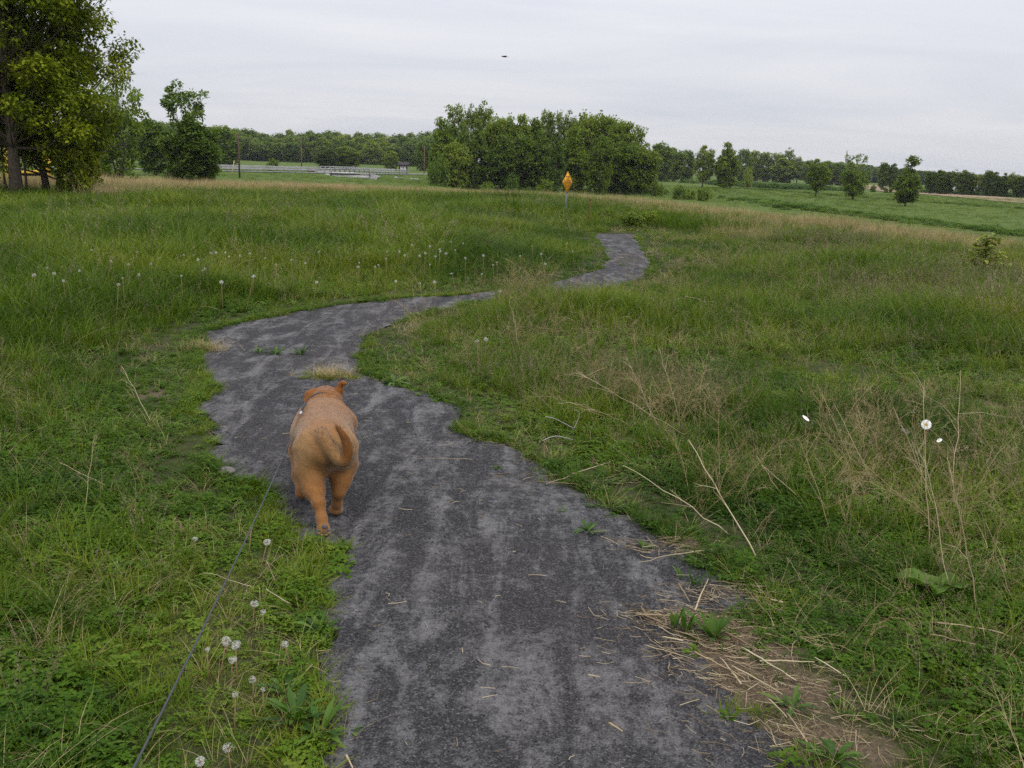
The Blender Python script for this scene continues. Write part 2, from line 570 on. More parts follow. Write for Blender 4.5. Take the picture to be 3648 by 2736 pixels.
mid = k.noise(P, 30, 4, .7)
vor = k.n("ShaderNodeTexVoronoi"); vor.inputs["Scale"].default_value = 190; k.set(vor.inputs["Vector"], P)
blot = k.noise(P, 7, 5, .65)
dust = k.math('MULTIPLY_ADD', k.math('SUBTRACT', blot, .5), .55, k.math('MULTIPLY_ADD', k.math('ADD', k.math('SUBTRACT', mid, .5), k.math('MULTIPLY', k.math('SUBTRACT', fine, .5), .7)), .55, streak))
dustf = k.ramp(dust, [(.46, (0, 0, 0)), (.70, (1, 1, 1))])
sepc = k.n("ShaderNodeSeparateColor"); k.set(sepc.inputs[0], vor.outputs["Color"])
dark = k.ramp(sepc.outputs[0], [(0, (.012, .012, .014)), (.55, (.032, .031, .033)), (.9, (.063, .061, .065)), (1, (.13, .127, .127))])
light = k.ramp(fine, [(.25, (.085, .082, .083)), (.6, (.165, .160, .161)), (.85, (.27, .26, .258))])
col = k.mix(dustf, dark, light)
col = k.mix(k.ramp(k.noise(P, .5, 3, .5), [(.45, (0, 0, 0)), (.8, (.25, .25, .25))]), col, (.09, .070, .055))
hgt = k.math('ADD', k.math('MULTIPLY', vor.outputs["Distance"], .5), k.math('ADD', fine, k.math('MULTIPLY', mid, 1.5)))
M_path = k.done(k.bsdf(col, .92, .2, bump=hgt, bstr=.8, bdist=.008))
tag(mb.obj("path", M_path, smooth=True), kind="structure")

# ---- plowed field beyond the hay field on the right
def sheet(name, upper, lower, mat, dz, n=40, cols=6, kind="structure"):
    U = catmull([polar(a, r) for a, r in upper], n // (len(upper) - 1)); Lw = catmull([polar(a, r) for a, r in lower], n // (len(lower) - 1))
    m = min(len(U), len(Lw))
    U = U[np.linspace(0, len(U) - 1, m).astype(int)]; Lw = Lw[np.linspace(0, len(Lw) - 1, m).astype(int)]
    V = []
    for i in range(m):
        for j in range(cols + 1):
            p = Lw[i] + (U[i] - Lw[i]) * j / cols
            V.append([p[0], p[1], hz1(p[0], p[1]) + dz])
    J = np.arange(m * (cols + 1)).reshape(m, cols + 1)
    q = np.stack([J[:-1, :-1], J[:-1, 1:], J[1:, 1:], J[1:, :-1]], -1).reshape(-1, 4)
    b = MB(); b.add(V, q=q)
    return tag(b.obj(name, mat, smooth=True), kind=kind)
k = NT("plowed_soil")
P = k.pos()
wv = k.noise(P, .25, 5, .65)
M_plow = k.done(k.bsdf(k.ramp(wv, [(.3, (.20, .140, .088)), (.7, (.31, .225, .15))]), .95, .1))
sheet("plowed_field", [(815, 700), (896, 430), (921, 350), (1024, 268), (1100, 240)], [(838, 450), (895, 290), (921, 276), (1024, 226), (1100, 205)], M_plow, .12)
k = NT("road_asphalt")
M_road = k.done(k.bsdf(k.ramp(k.noise(k.pos(), .6, 5, .6), [(.3, (.17, .165, .16)), (.7, (.25, .245, .24))]), .9, .2))
V, q = [], []
Tn = np.gradient(ROAD, axis=0); Tn /= np.linalg.norm(Tn, axis=1)[:, None]
for p, t in zip(ROAD, Tn):
    nrm = np.array([-t[1], t[0]])
    for s_ in (-3.3, 3.3):
        V.append([p[0] + nrm[0] * s_, p[1] + nrm[1] * s_, ROAD_Z])
for i in range(len(ROAD) - 1):
    q.append([2 * i, 2 * i + 1, 2 * i + 3, 2 * i + 2])
mb = MB(); mb.add(V, q=q)
tag(mb.obj("road", M_road), kind="structure")
# ------------------------------------------------------------------ small plants, as models for the scattered stuff
PROTO = bpy.data.collections.new("plant_models")          # not linked to the scene: only its instances are seen
PN = []
def blades(mb, n, h0, h1, w, spread, lean, m=0, seg=3, droop=.5, r=None):
    """n curved tapering blades"""
    r = r or rng
    for i in range(n):
        a = r.uniform(0, 2 * math.pi); b = a + r.normal(0, .6)
        rad = spread * math.sqrt(r.uniform(0, 1))
        h = r.uniform(h0, h1); ln = abs(r.normal(lean, lean * .5)); dr = droop * r.uniform(.3, 1.4)
        ww = w * r.uniform(.7, 1.3)
        bx, by = rad * math.cos(a), rad * math.sin(a)
        t = np.linspace(0, 1, seg + 1)
        off = h * (ln * t + dr * t ** 2.4)
        z = h * (t - .35 * dr * t ** 3)
        cx, cy = bx + off * math.cos(b), by + off * math.sin(b)
        sd = np.array([-math.sin(b), math.cos(b)])
        wd = ww * (1 - t ** 1.6) * .5
        tw = r.uniform(-.5, .5)
        V = []
        for j in range(seg):
            o = np.array([sd[0] * wd[j], sd[1] * wd[j], tw * wd[j]])
            V += [np.array([cx[j], cy[j], z[j]]) - o, np.array([cx[j], cy[j], z[j]]) + o]
        V.append([cx[-1], cy[-1], z[-1]])
        q = [[2 * j, 2 * j + 1, 2 * j + 3, 2 * j + 2] for j in range(seg - 1)]
        e = 2 * (seg - 1)
        mb.add(V, q=q, t=[[e, e + 1, e + 2]], m=m, bv=r.uniform())

def leaf(mb, base, az, el, L, W, m=0, bend=.3, bv=.5, fold=.15):
    """one lance or oval leaf with a folded midrib"""
    d = np.array([math.cos(az) * math.cos(el), math.sin(az) * math.cos(el), math.sin(el)])
    sd = np.array([-math.sin(az), math.cos(az), 0])
    up = np.cross(d, sd) * -1
    if up[2] < 0: up = -up
    base = np.array(base, float)
    V = [base]
    for t, wv in ((.3, .8), (.65, 1.0)):
        c = base + d * L * t - np.array([0, 0, bend * L * t * t])
        V += [c - sd * W * wv * .5 + up * W * fold, c, c + sd * W * wv * .5 + up * W * fold]
    V.append(base + d * L - np.array([0, 0, bend * L]))
    mb.add(V, q=[[1, 2, 5, 4], [2, 3, 6, 5]], t=[[0, 2, 1], [0, 3, 2], [4, 5, 7], [5, 6, 7]], m=m, bv=bv)

def proto(kind, mb, mats, smooth=False):
    o = bpy.data.objects.new("%s_%02d" % (kind, len([1 for k_, _ in PN if k_ == kind])), mb.mesh(kind, mats, smooth))
    PROTO.objects.link(o)
    PN.append((kind, o.name))

for i in range(4):                                   # short grass
    mb = MB(); blades(mb, 30, .03, .10, .0052, .065, .6, droop=.8); proto("turf", mb, [M_grass])
for i in range(4):                                   # knee-high grass
    mb = MB(); blades(mb, 26, .14, .36, .0065, .06, .22, seg=4, droop=.55); proto("tall", mb, [M_grass])
for i in range(3):                                   # clover and small oval leaves
    mb = MB()
    for j in range(20):
        a = rng.uniform(0, 6.28); rad = .08 * math.sqrt(rng.uniform()); h = rng.uniform(.02, .085)
        c = (rad * math.cos(a), rad * math.sin(a), h)
        b0 = rng.uniform(0, 6.28); bvv = rng.uniform()
        for t_ in range(3):
            leaf(mb, c, b0 + t_ * 2.09, rng.uniform(.0, .5), rng.uniform(.018, .032), rng.uniform(.014, .024), bv=bvv)
    proto("clover", mb, [M_cover])
for i in range(3):                                   # flat rosettes of lance leaves
    mb = MB()
    for j in range(14):
        a = j * 2.4 + rng.uniform(-.3, .3)
        leaf(mb, (.006 * math.cos(a), .006 * math.sin(a), .004), a, rng.uniform(.15, 1.0), rng.uniform(.06, .14), rng.uniform(.016, .03), bend=rng.uniform(.2, .6), bv=rng.uniform())
    proto("rosette", mb, [M_cover])
for i in range(4):                                   # upright leafy weeds
    mb = MB()
    for s_ in range(rng.integers(2, 5)):
        a0 = rng.uniform(0, 6.28); h = rng.uniform(.12, .26); ln = rng.uniform(.05, .35)
        bx, by = .03 * math.cos(a0), .03 * math.sin(a0)
        tip = np.array([bx + ln * h * math.cos(a0), by + ln * h * math.sin(a0), h])
        mb.tube([[bx, by, 0], (np.array([bx, by, 0]) + tip) / 2 + [0, 0, .01], tip], [.002, .0016, .001], 3, bv=.3, cap=False)
        n = int(h / .016)
        for j in range(n):
            t = .12 + .88 * j / n
            p = np.array([bx, by, 0]) * (1 - t) + tip * t
            leaf(mb, p, j * 2.4 + a0, rng.uniform(.1, .8), rng.uniform(.03, .062) * (1.1 - .5 * t), rng.uniform(.009, .017), bend=.35, bv=rng.uniform())
    proto("herb", mb, [M_cover])
for i in range(3):                                   # last year's dead grass
    mb = MB(); blades(mb, 12, .08, .34, .0035, .06, .75, seg=4, droop=.8); proto("dead", mb, [M_dry])
for i in range(3):                                   # thin stems with brownish panicles
    mb = MB()
    for s_ in range(7):
        a0 = rng.uniform(0, 6.28); h = rng.uniform(.24, .5); ln = rng.uniform(.1, .45); rad = .08 * math.sqrt(rng.uniform())
        b = np.array([rad * math.cos(a0), rad * math.sin(a0), 0]); tip = b + np.array([ln * h * math.cos(a0), ln * h * math.sin(a0), h])
        c = (b + tip) / 2 + np.array([0, 0, .03])
        P_ = np.array([b, c, tip]); bvv = rng.uniform()
        mb.tube(P_, [.0012, .001, .0007], 3, bv=bvv, cap=False)
        for j in range(13):
            t = rng.uniform(.55, 1.0)
            p = b * (1 - t) ** 2 + 2 * c * t * (1 - t) + tip * t * t
            a = rng.uniform(0, 6.28)
            leaf(mb, p, a, rng.uniform(.2, 1.2), rng.uniform(.012, .035), .0035, bend=.1, bv=rng.uniform())
    proto("seed", mb, [M_seed])
for i in range(5):                                   # wispy dead weeds with side twigs
    mb = MB()
    for s_ in range(3):
        a0 = rng.uniform(0, 6.28); h = rng.uniform(.28, .55); ln = rng.uniform(.15, .9)
        b = np.array([rng.normal(0, .03), rng.normal(0, .03), 0]); tip = b + np.array([ln * h * math.cos(a0), ln * h * math.sin(a0), h * (1 - .35 * ln)])
        c = (b + tip) / 2 + np.array([rng.normal(0, .02), rng.normal(0, .02), .04]); bvv = rng.uniform()
        mb.tube([b, c, tip], [.0017, .0013, .0007], 3, bv=bvv, cap=False)
        for j in range(9):
            t = rng.uniform(.3, 1.0)
            p = b * (1 - t) ** 2 + 2 * c * t * (1 - t) + tip * t * t
            v = (tip - b) / h + rng.normal(0, .6, 3); v /= np.linalg.norm(v); l2 = h * rng.uniform(.1, .3)
            mb.tube([p, p + v * l2 * .5 + rng.normal(0, .006, 3), p + v * l2], [.0009, .0007, .0005], 3, bv=bvv, cap=False)
            for q_ in range(2):
                w_ = v + rng.normal(0, .7, 3); w_ /= np.linalg.norm(w_)
                p1 = p + v * l2 * rng.uniform(.5, 1)
                mb.tube([p1, p1 + w_ * l2 * .4], [.0006, .0005], 3, bv=bvv, cap=False)
    proto("wisp", mb, [M_dry])
for i in range(4):                                   # wide clumps for the far meadow
    mb = MB(); blades(mb, 60, .10, .40, .013, .34, .28, seg=2, droop=.5); proto("clump", mb, [M_grass])
for i in range(3):                                   # straw coloured tall clumps along the far edge
    mb = MB(); blades(mb, 46, .25, .85, .010, .34, .16, seg=3, droop=.3); proto("reed", mb, [M_dry])
for i in range(3):                                   # leafy mounds for brush strips
    mb = MB()
    for j in range(420):
        v = rng.normal(size=3); v /= np.linalg.norm(v); v[2] = abs(v[2])
        rr = rng.uniform(.55, 1.0) * (1 + .25 * math.sin(3 * v[0] + i) * math.cos(4 * v[1] + 2 * i))
        p = v * rr * np.array([.9, .9, .85])
        leaf(mb, p, math.atan2(v[1], v[0]) + rng.normal(0, 1.0), rng.uniform(-.3, .9), rng.uniform(.14, .26), rng.uniform(.09, .15), bv=rng.uniform())
    proto("mound", mb, [M_cover])
for i in range(4):                                   # chips of crushed stone
    bm_v = np.array([[1, 0, 0], [-1, 0, 0], [0, 1, 0], [0, -1, 0], [0, 0, 1], [0, 0, -1]], float)
    f = [[0, 2, 4], [2, 1, 4], [1, 3, 4], [3, 0, 4], [2, 0, 5], [1, 2, 5], [3, 1, 5], [0, 3, 5]]
    mb = MB(); mb.add(bm_v * rng.uniform(.6, 1.2, (6, 3)) + rng.normal(0, .15, (6, 3)), t=f, bv=rng.uniform())
    if i == 0:
        k = NT("stone_chip")
        M_chip = k.done(k.bsdf(k.ramp(k.attr("tint", 'INSTANCER').outputs["Fac"], [(0, (.03, .03, .036)), (.6, (.085, .085, .095)), (.9, (.16, .16, .165)), (1, (.34, .33, .32))]), .85, .25))
    proto("chip", mb, [M_chip])

names_sorted = sorted(n for _, n in PN)
INDEX = {}
for kd, n in PN:
    INDEX.setdefault(kd, []).append(names_sorted.index(n))

gt = bpy.data.node_groups.new("spread", 'GeometryNodeTree')
gt.interface.new_socket("Geometry", in_out='INPUT', socket_type='NodeSocketGeometry')
gt.interface.new_socket("Geometry", in_out='OUTPUT', socket_type='NodeSocketGeometry')
gi, go = gt.nodes.new("NodeGroupInput"), gt.nodes.new("NodeGroupOutput")
iop = gt.nodes.new("GeometryNodeInstanceOnPoints")
ci = gt.nodes.new("GeometryNodeCollectionInfo")
ci.inputs["Collection"].default_value = PROTO
ci.inputs["Separate Children"].default_value = True
ci.inputs["Reset Children"].default_value = True
iop.inputs["Pick Instance"].default_value = True
def gattr(name, typ):
    n = gt.nodes.new("GeometryNodeInputNamedAttribute"); n.data_type = typ
    n.inputs["Name"].default_value = name
    return n.outputs["Attribute"]
gt.links.new(gi.outputs[0], iop.inputs["Points"])
gt.links.new(ci.outputs[0], iop.inputs["Instance"])
gt.links.new(gattr("pick", 'INT'), iop.inputs["Instance Index"])
gt.links.new(gattr("rot", 'FLOAT_VECTOR'), iop.inputs["Rotation"])
gt.links.new(gattr("scl", 'FLOAT_VECTOR'), iop.inputs["Scale"])
gt.links.new(iop.outputs[0], go.inputs[0])

class Spread:
    def __init__(s):
        s.p, s.k, s.s, s.t, s.tl = [], [], [], [], []
    def add(s, pts, kind, scl, tint, tilt=.15):
        n = len(pts)
        if n == 0: return
        s.p.append(pts); s.k.append(rng.choice(INDEX[kind], n))
        scl = np.asarray(scl, float)
        if scl.ndim < 2:
            scl = np.broadcast_to(scl, (n,))[:, None] * np.ones(3)
        s.s.append(scl); s.t.append(np.broadcast_to(tint, (n,)))
        s.tl.append(np.stack([rng.normal(0, tilt, n), rng.normal(0, tilt, n), rng.uniform(0, 2 * math.pi, n)], 1))
    def build(s, name, label, cat):
        me = bpy.data.meshes.new(name)
        p = np.concatenate(s.p)
        me.vertices.add(len(p)); me.vertices.foreach_set("co", p.astype(np.float32).ravel())
        def at_(nm, typ, a, key="value"):
            x = me.attributes.new(nm, typ, 'POINT'); x.data.foreach_set(key, a.ravel())
        at_("pick", 'INT', np.concatenate(s.k).astype(np.int32))
        at_("rot", 'FLOAT_VECTOR', np.concatenate(s.tl).astype(np.float32), "vector")
        at_("scl", 'FLOAT_VECTOR', np.concatenate(s.s).astype(np.float32), "vector")
        at_("tint", 'FLOAT', np.concatenate(s.t).astype(np.float32))
        o = link(name, me)
        md = o.modifiers.new("spread", 'NODES'); md.node_group = gt
        tag(o, label, cat, kind="stuff")
        print("spread", name, len(p))
        return o

TH = .70
def sample(r0, r1, dens, th=TH):
    n = int(dens * th * (r1 * r1 - r0 * r0))
    r = np.sqrt(rng.uniform(r0 * r0, r1 * r1, n)); a = rng.uniform(-th, th, n)
    return r * np.sin(a), r * np.cos(a)

S_grass, S_cover, S_dry, S_seed, S_far, S_reed = (Spread() for _ in range(6))
def P3(x, y, m, dz=0.0):
    return np.stack([x[m], y[m], hz(x[m], y[m]) + dz], 1)

for r0, r1, dens in ((1.5, 4.2, 1500), (4.2, 8, 760), (8, 15, 330), (15, 26, 130), (26, 40, 52)):
    x, y = sample(r0, r1, dens)
    r = np.hypot(x, y)
    jit = .05 * (vnoise(x, y, .25, 77) - .5)
    inside = pip(PATH, x, y)
    ed = seg_dist(PATH, x, y)
    keep = (~inside) | (ed < .17 * vnoise(x, y, .30, 78) ** 1.5 * vnoise(x, y, .11, 80))
    b = bare(x, y)
    # thin, trampled margin along the path
    marg = sst(0, .35, ed + .25 * (vnoise(x, y, .35, 79) - .4))
    pw = ground_px(323, 532)
    keep &= np.hypot(x - pw[0], y - pw[1] + .03) > .13
    keep &= rng.uniform(size=len(x)) < (1 - .62 * b) * (.45 + .55 * marg)
    x, y, r, ed, b = x[keep], y[keep], r[keep], ed[keep], b[keep]
    n = len(x)
    left = x < center_x(np.clip(y, 2.0, 21.5))
    big = fnoise(x, y, 2.6, 20); big2 = fnoise(x, y, 1.0, 24); slow = fnoise(x, y, 9, 27)
    hgt = np.where(left, .52 + .75 * sst(5, 12, r), .55 + .42 * sst(5, 14, r)) * (.50 + 1.0 * big)
    hgt *= 1 - .38 * sst(13, 26, r)
    hgt *= .34 + .66 * sst(.05, np.where(r > 11.6, 3.2, np.where(r > 7, 1.2, .8)), ed)
    tint = np.clip(.5 + 1.5 * (fnoise(x, y, 1.5, 33) - .5) + .5 * (fnoise(x, y, .35, 36) - .5) + .3 * (slow - .5) + rng.normal(0, .15, n) + np.where(left, -.05, .03), 0, 1)
    u = rng.uniform(size=n)
    # share of each kind
    lush = sst(.42, .62, big2)
    ptall = np.where(left, .07 + .55 * sst(5, 10.5, r), .09 + .34 * sst(4.5, 12, r)) * sst(.1, .7, ed) * (.4 + 1.2 * sst(.35, .65, big))
    pcov = .36 * (.25 + 1.25 * lush) * (1 - .65 * sst(9, 22, r))
    pherb = np.where(left, .11, .15) * (.3 + 1.4 * lush) * (1 - .5 * sst(10, 25, r))
    pros = .11 * (1 - .8 * sst(8, 18, r))
    dn = fnoise(x, y, 1.5, 44)
    pdead = np.where(left, .05 + .10 * sst(.5, .7, dn), .08 + .20 * sst(.45, .68, dn))
    pseed = np.where(left, .012, .015 + .09 * sst(.45, .7, fnoise(x, y, 2.2, 47)) * sst(3.5, 7, r)) * sst(.2, .9, ed)
    D = np.interp(np.arctan2(x, y), AZ_T, AZ_D)
    edge_tan = sst(.74, .98, r / D + .25 * (fnoise(x, y, 4, 48) - .5))
    pdead = pdead + .5 * edge_tan
    hgt = hgt * (1 - .35 * sst(.6, .95, r / D) * ~left)
    cum = np.cumsum(np.stack([ptall, pcov, pherb, pros, pdead, pseed]), 0)
    tot = np.maximum(cum[-1] * 1.0, 1e-6)
    cum = cum / np.maximum(tot, .92)
    kind = (u[None, :] > cum).sum(0)      # 6 = short turf
    grow = 1.0 + .55 * sst(8, 30, r)
    for kk, nm, sp, sc0 in ((0, "tall", S_grass, 1.0), (1, "clover", S_cover, 1.2), (2, "herb", S_cover, .95), (3, "rosette", S_cover, 1.0), (4, "dead", S_dry, .9), (5, "seed", S_seed, .95), (6, "turf", S_grass, 1.1)):
        m = kind == kk
        s_ = sc0 * grow[m] * rng.uniform(.7, 1.25, m.sum()) * (np.clip(hgt[m], .3, 1.3) if kk != 4 else np.clip(hgt[m], .4, 1.1))
        wid = s_ * (1 + .7 * sst(8, 30, r[m]))
        sp.add(P3(x, y, m, -.008), nm, np.stack([wid, wid, s_], 1), tint[m] if kk != 4 else rng.uniform(.2, .9, m.sum()))

# tangles of wispy dead weeds, mostly on the right
x, y = sample(2.2, 20, 9)
r = np.hypot(x, y)
left = x < center_x(np.clip(y, 2.0, 21.5))
wn = fnoise(x, y, 1.6, 120)
m = (~pip(PATH, x, y)) & (seg_dist(PATH, x, y) > .25) & (rng.uniform(size=len(x)) < np.where(left, .10, .60) * sst(.45, .68, wn))
S_dry.add(P3(x, y, m), "wisp", rng.uniform(.5, 1.1, m.sum()) * (1 - .25 * left[m]), rng.uniform(.15, .8, m.sum()), .35)
for px_, py_, rx_, ry_, n in ((1350, 880, .42, .55, 28), (1480, 930, .3, .35, 12), (2000, 1040, .35, .45, 15), (1850, 960, .4, .4, 10), (1720, 1080, .25, .25, 7), (1560, 1060, .3, .25, 6), (2110, 1180, .3, .3, 8), (1130, 620, .3, .5, 14)):
    c_ = ground_px(px_ * K, py_ * K)
    x = c_[0] + rng.normal(0, rx_ * .6, n); y = c_[1] + rng.normal(0, ry_ * .6, n)
    S_dry.add(P3(x, y, ~pip(PATH, x, y)), "wisp", rng.uniform(.55, 1.05, int((~pip(PATH, x, y)).sum())), rng.uniform(.2, .8, int((~pip(PATH, x, y)).sum())), .4)
# taller grass hiding the path just before its last bend
c_ = np.array([ground_px(a * K, b * K) for a, b in ((1075, 653), (1160, 641))])
n = 130
t = rng.uniform(0, 1, n)
x = c_[0, 0] + (c_[1, 0] - c_[0, 0]) * t + rng.normal(0, .12, n) + .1; y = c_[0, 1] + (c_[1, 1] - c_[0, 1]) * t + rng.normal(-.25, .22, n)
m = ~pip(PATH, x, y)
S_grass.add(P3(x, y, m), "tall", rng.uniform(.55, 1.0, m.sum()), rng.uniform(.2, .8, m.sum()))
S_dry.add(P3(x, y, m & (rng.uniform(size=n) < .12)), "wisp", .9, .4)
# ragged fringe along the path's edges
for E_, s_in in ((EL, 1.0), (ER, -1.0)):
    C = catmull(E_, 6)
    seg = np.linalg.norm(np.diff(C, axis=0), axis=1); L = np.concatenate([[0], np.cumsum(seg)])
    n = int(L[-1] * 260)
    t = rng.uniform(0, L[-1], n)
    cx, cy = np.interp(t, L, C[:, 0]), np.interp(t, L, C[:, 1])
    o_ = rng.normal(0, .075, n) + .05; a = rng.uniform(0, 6.28, n)
    x, y = cx + o_ * np.cos(a), cy + o_ * np.sin(a)
    r = np.hypot(x, y)
    ins_ = pip(PATH, x, y); ed = seg_dist(PATH, x, y)
    patch = fnoise(x, y, .45, 82)
    m = (r > 1.6) & (r < 24) & (np.hypot(x - pw[0], y - pw[1] + .03) > .13) & ((~ins_) | (ed < .13 * sst(.45, .8, patch))) & (rng.uniform(size=n) < .25 + 1.1 * sst(.3, .62, patch)) & (bare(x, y) < .5)
    u = rng.uniform(size=n)
    tint = np.clip(.5 + 1.4 * (fnoise(x, y, .8, 83) - .5) + rng.normal(0, .15, n), 0, 1)
    for lo, hi, nm, sp, sc0 in ((0, .58, "turf", S_grass, 1.1), (.58, .76, "clover", S_cover, .85), (.76, .84, "rosette", S_cover, .75), (.84, .92, "herb", S_cover, .45), (.92, .965, "tall", S_grass, .38), (.965, 1, "dead", S_dry, .4)):
        k_ = m & (u >= lo) & (u < hi)
        sp.add(P3(x, y, k_, -.006), nm, sc0 * .56 * rng.uniform(.5, 1.25, k_.sum()) * (.6 + .8 * patch[k_]) * (1 - .35 * sst(10, 14, r[k_])), tint[k_])

# the far part of the meadow up to its edge and a little over it
x, y = sample(15, 66, 20)
r = np.hypot(x, y); th = np.arctan2(x, y)
D = np.interp(th, AZ_T, AZ_D)
q_ = r / D
m0 = (q_ < 1.25) & ((r > 36) | (q_ > .62))
lft = np.interp(th, [azpx(300), azpx(560)], [1, 0])
tanp = sst(.66 + .16 * lft, .92 + .06 * lft, q_ + .75 * (fnoise(x, y, 3.2, 90) - .5)) * (1 - .6 * sst(1.02, 1.15, q_)) * (.80 + .12 * lft)
u = rng.uniform(size=len(x))
m = m0 & (u > tanp) & (r > 24)
s_ = rng.uniform(.7, 1.25, m.sum()) * (1 - .35 * sst(.7, 1.0, q_[m]))
S_far.add(P3(x, y, m, -.02), "clump", s_, np.clip(.15 + .6 * fnoise(x[m], y[m], 7, 91) + rng.normal(0, .13, m.sum()), 0, 1))
m = m0 & (u < tanp) & (rng.uniform(size=len(x)) < .9)
s_ = rng.uniform(.55, 1.05, m.sum()) * (.65 + .5 * fnoise(x[m], y[m], 4, 95)) * np.interp(th[m], AZ_T, [1.15, 1.15, 1.05, .62, .72, .66, .62, .62, .62])
S_reed.add(P3(x, y, m, -.02), "reed", s_, np.clip(.25 + .6 * fnoise(x[m], y[m], 3, 93) + rng.normal(0, .15, m.sum()), 0, 1))
# hay fields beyond
x, y = sample(40, 260, .4)
r = np.hypot(x, y); th = np.arctan2(x, y)
D = np.interp(th, AZ_T, AZ_D)
rd = seg_dist(ROAD, x, y, False)
m = (r > 1.2 * D) & (rd > 4.4)
s_ = rng.uniform(.8, 1.5, m.sum()) * (.8 + .5 * sst(120, 240, r[m]))
S_far.add(P3(x, y, m, -.03), "clump", np.stack([s_ * 1.9, s_ * 1.9, s_ * .4], 1), np.clip(.30 + .5 * fnoise(x[m], y[m], 30, 96) + rng.normal(0, .1, m.sum()), 0, 1))
# hedge-like bank of green growth and brush strips
S_brush = Spread()
def strip(pts, w, h, dens, tint, tv=.18):
    C = catmull([polar(a, r) for a, r in pts], 10)
    seg = np.linalg.norm(np.diff(C, axis=0), axis=1)
    L = np.concatenate([[0], np.cumsum(seg)])
    n = int(L[-1] * dens)
    t = rng.uniform(0, L[-1], n)
    x = np.interp(t, L, C[:, 0]) + rng.normal(0, w / 2, n); y = np.interp(t, L, C[:, 1]) + rng.normal(0, w / 2, n)
    m = np.ones(n, bool)
    s_ = h * rng.uniform(.55, 1.15, n) * (.6 + .8 * fnoise(x, y, 5, 101))
    S_brush.add(P3(x, y, m, -.1), "mound", np.stack([s_ * 1.25, s_ * 1.25, s_], 1), np.clip(tint + rng.normal(0, tv, n), 0, 1))
strip([(740, 170), (796, 140), (860, 122), (940, 108), (1030, 98), (1110, 92)], 3.2, .62, 6, .62)
strip([(735, 262), (800, 240), (870, 215), (950, 200), (1030, 186), (1110, 175)], 3.0, .5, 3, .55)
strip([(700, 330), (745, 320), (790, 305), (830, 300)], 12, 1.7, 3.0, .38)
strip([(620, 176), (650, 182), (664, 186)], 5, 1.5, 2, .3)
strip([(475, 158), (500, 158), (520, 160)], 4, 1.0, 2, .3)
strip([(930, 322), (960, 316), (990, 312), (1020, 305), (1060, 300)], 5, 1.6, 2, .15)

# loose straw: short bits on the path, long stalks in the drifts beside it
mb = MB()
def straw_bit(x, y, L, w, az, z, r_=None):
    d = np.array([math.cos(az), math.sin(az), rng.normal(0, .06)])
    c = np.array([x, y, z])
    kx = rng.normal(0, .12) * L
    s_ = np.array([-d[1], d[0], 0])
    mb.tube([c - d * L / 2, c + s_ * kx, c + d * L / 2], [w, w * .9, w * .7], 4, bv=rng.uniform(), cap=False)
x, y = sample(1.8, 12, 30)
m = pip(PATH, x, y)
for a, b in zip(x[m], y[m]):
    straw_bit(a, b, abs(rng.normal(.022, .02)) + .008, rng.uniform(.0007, .0016), rng.uniform(0, 3.14), .012)
for px, py, rx, ry, n, az in [(1490, 1345, .22, .09, 470, -.35), (1560, 1400, .25, .12, 420, -.5), (1640, 1480, .26, .12, 330, -.55), (1440, 1185, .2, .10, 150, -.2), (1740, 1590, .26, .12, 230, -.6),
                              (1560, 1290, .22, .10, 200, -.3), (1250, 1040, .30, .10, 90, -.25), (1100, 965, .2, .1, 40, -.3), (690, 1300, .12, .2, 16, .3), (700, 1450, .06, .3, 14, .6), (1400, 920, .5, .4, 200, 0), (1350, 560, .35, 1.4, 260, 0)]:
    cx, cy = ground_px(px * K, py * K)
    for i in range(n):
        a, b = cx + rng.normal(0, rx * .6), cy + rng.normal(0, ry * .6)
        straw_bit(a, b, abs(rng.normal(.03, .04)) + .01, rng.uniform(.0005, .0014), az + rng.normal(0, .7), rng.uniform(.008, .026))
tag(mb.obj("straw", M_straw), "loose pale straw bits on the gravel and drifted along its edges", "straw", kind="stuff")

# stone chips on the near path
S_chip = Spread()
x, y = sample(1.8, 7, 700)
m = pip(PATH, x, y)
S_chip.add(np.stack([x[m], y[m], np.full(m.sum(), .006)], 1), "chip", rng.uniform(.0014, .0038, m.sum()) * (1 + 1.0 * (rng.uniform(size=m.sum()) > .98)), rng.beta(1.1, 4.5, m.sum()), 1.0)

S_grass.build("meadow_grass", "green meadow grass on both sides of the gravel path", "grass")
S_cover.build("ground_cover", "low clover and broad leaved weeds among the grass", "ground cover")
S_dry.build("dead_grass", "straw coloured dead grass mixed through the meadow", "grass")
S_seed.build("seed_grass", "brownish grass seed panicles hazing the right meadow", "grass")
S_far.build("far_grass", "grass clumps of the far meadow and hay fields", "grass")
S_reed.build("tan_grass", "band of tall tan grass along the far meadow edge", "grass")
S_brush.build("undergrowth", "dark green brush along the field banks on the right", "undergrowth")
S_chip.build("gravel", "dark grey stone chips scattered on the path", "gravel")
